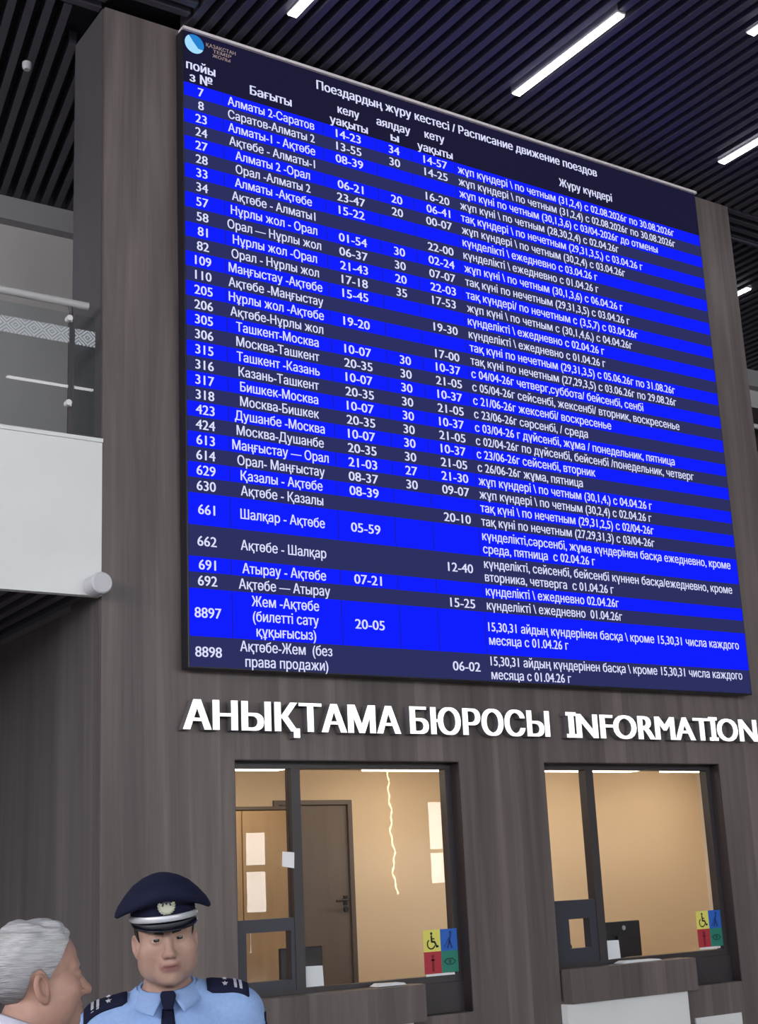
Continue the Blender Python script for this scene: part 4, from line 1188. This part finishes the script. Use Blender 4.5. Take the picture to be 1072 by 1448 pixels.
# badge
def badge_pts(r, nn, y, cz): return [(r * math.cos(2 * PI * k / nn), y, cz + r * 1.02 * math.sin(2 * PI * k / nn)) for k in range(nn)]
bz, by = .081, .012 - CY - .022
mb = MB(); a_ = badge_pts(.0215, 24, by, bz); b_ = badge_pts(.0235, 24, by + .008, bz)
mb.add(a_ + b_, [tuple(range(24))] + [(k, 24 + k, 24 + (k + 1) % 24, (k + 1) % 24) for k in range(24)]); bd = capmesh(mb, 'badge', M['badge'], cap)
mb = MB()
for sx in (-1, 1):
    for k in range(8):
        a = -PI / 2 + sx * (.25 + k * .30); cx, cz = .0205 * math.cos(a), bz + .0205 * math.sin(a)
        d = Vector((math.cos(a + sx * .9), 0, math.sin(a + sx * .9))); nrm = Vector((-d.z, 0, d.x))
        c = Vector((cx, by - .003, cz))
        mb.add([c - d * .006, c + nrm * .0026, c + d * .007, c - nrm * .0026, c + Vector((0, -.003, 0))], [(0, 1, 4), (1, 2, 4), (2, 3, 4), (3, 0, 4)])
capmesh(mb, 'wreath', M['badge'], bd)
mb = MB(); yb = by - .003
stroke(mb, [(-.011, bz + .001), (-.006, bz + .015), (0, bz + .005), (.006, bz + .015), (.011, bz + .001)], .005, yb - .003)
capmesh(mb, 'emblem', M['badge_dark'], bd)

# ---- the elderly man in profile, facing right
EX, EYY = 1.034, 2.90
eld = tag(empty('person', (EX, EYY, 0), math.radians(84)), 'elderly man with short silver grey hair in profile, looking right towards the officer', 'person')
B = Figure(1.556, -.022, (math.radians(-3), 0, math.radians(4)), round_=.15, age=1.0, eyeslit=.0028, scale=(.94, .94, .94))
B.k = .965; B.sh = 1.335
armb = ((.185, .012, 1.325), (.232, .03, 1.06), (.238, -.045, .84))
M['suit'] = fabric('dark_grey_suit', (.055, .058, .068)); M['suit_trouser'] = fabric('dark_trousers', (.04, .042, .05)); M['white_shirt'] = fabric('pale_shirt', (.58, .58, .70), .05)
M['hair_grey'] = noisy('silver_hair', (.36, .36, .38), (.60, .61, .63), (60, 30, 420), .5, .6)
def grey_by_height(m, z0, z1):
    # the nape and sides of the hair are still dark grey, the top has gone silver
    b_ = m.node_tree.nodes['Principled BSDF']; src = b_.inputs['Base Color'].links[0].from_socket
    tc = N(m, 'ShaderNodeTexCoord'); sp = N(m, 'ShaderNodeSeparateXYZ'); L(m, tc.outputs['Object'], sp.inputs[0])
    mr = N(m, 'ShaderNodeMapRange'); mr.inputs[1].default_value = z0; mr.inputs[2].default_value = z1; L(m, sp.outputs[2], mr.inputs[0])
    mx = N(m, 'ShaderNodeMix', data_type='RGBA', blend_type='MULTIPLY'); mx.inputs[0].default_value = 1
    r = ramp(m, [(0., (.22, .21, .23)), (.55, (.72, .71, .74)), (1., (1, 1, 1))]); L(m, mr.outputs[0], r.inputs[0])
    L(m, src, mx.inputs[6]); L(m, r.outputs[0], mx.inputs[7]); L(m, mx.outputs[2], b_.inputs['Base Color'])
grey_by_height(M['hair_grey'], 1.49, 1.62)
T2, TA2 = make_person(B, 'body', eld, armb, M['skin_b'], (.43, .255, .205), (.34, .16, .14), M['suit'], M['suit_trouser'], M['shoe'], bulk=.006)
eyes(B, eld, (.03, .02, .012)); brows(B, eld, M['hair_grey'], 0., .0045)
def hreg(q):
    ax = np.abs(q[0])
    low = np.interp(q[1], [-.075, -.064, -.050, -.036, -.022, -.008, .000, .012, .032, .040, .060, .13], [.100, .084, .066, .040, .022, -.004, .012, .024, .018, -.030, -.070, -.082])
    return low - q[2] + 0 * ax
def hthick(q):
    top = np.clip((q[2] - .02) / .08, 0, 1)
    st = .0007 * np.sin(q[2] * 520 + 2.2 * np.sin(q[1] * 60) + 1.5 * np.sin(q[0] * 50)) + .0008 * np.sin(q[1] * 60 + q[2] * 90 + 30 * q[0])
    front = np.exp(-(((q[1] + .055) / .03) ** 2)) * top
    lump = .0022 * np.sin(q[1] * 95 + 2 * np.sin(q[0] * 70)) * np.sin(q[2] * 80 + q[0] * 60 + 1) * (.4 + top)
    return .0045 + .004 * top + .007 * front + st + lump
head_shell(B, 'hair', eld, M['hair_grey'], hreg, hthick, ((-.105, .105), (-.11, .14), (-.10, .16)), .0026, full=False)
collar(eld, 'shirt_collar', M['white_shirt'], (0, .014), .066, .069, 1.450, 1.507, .036, .03, .14)
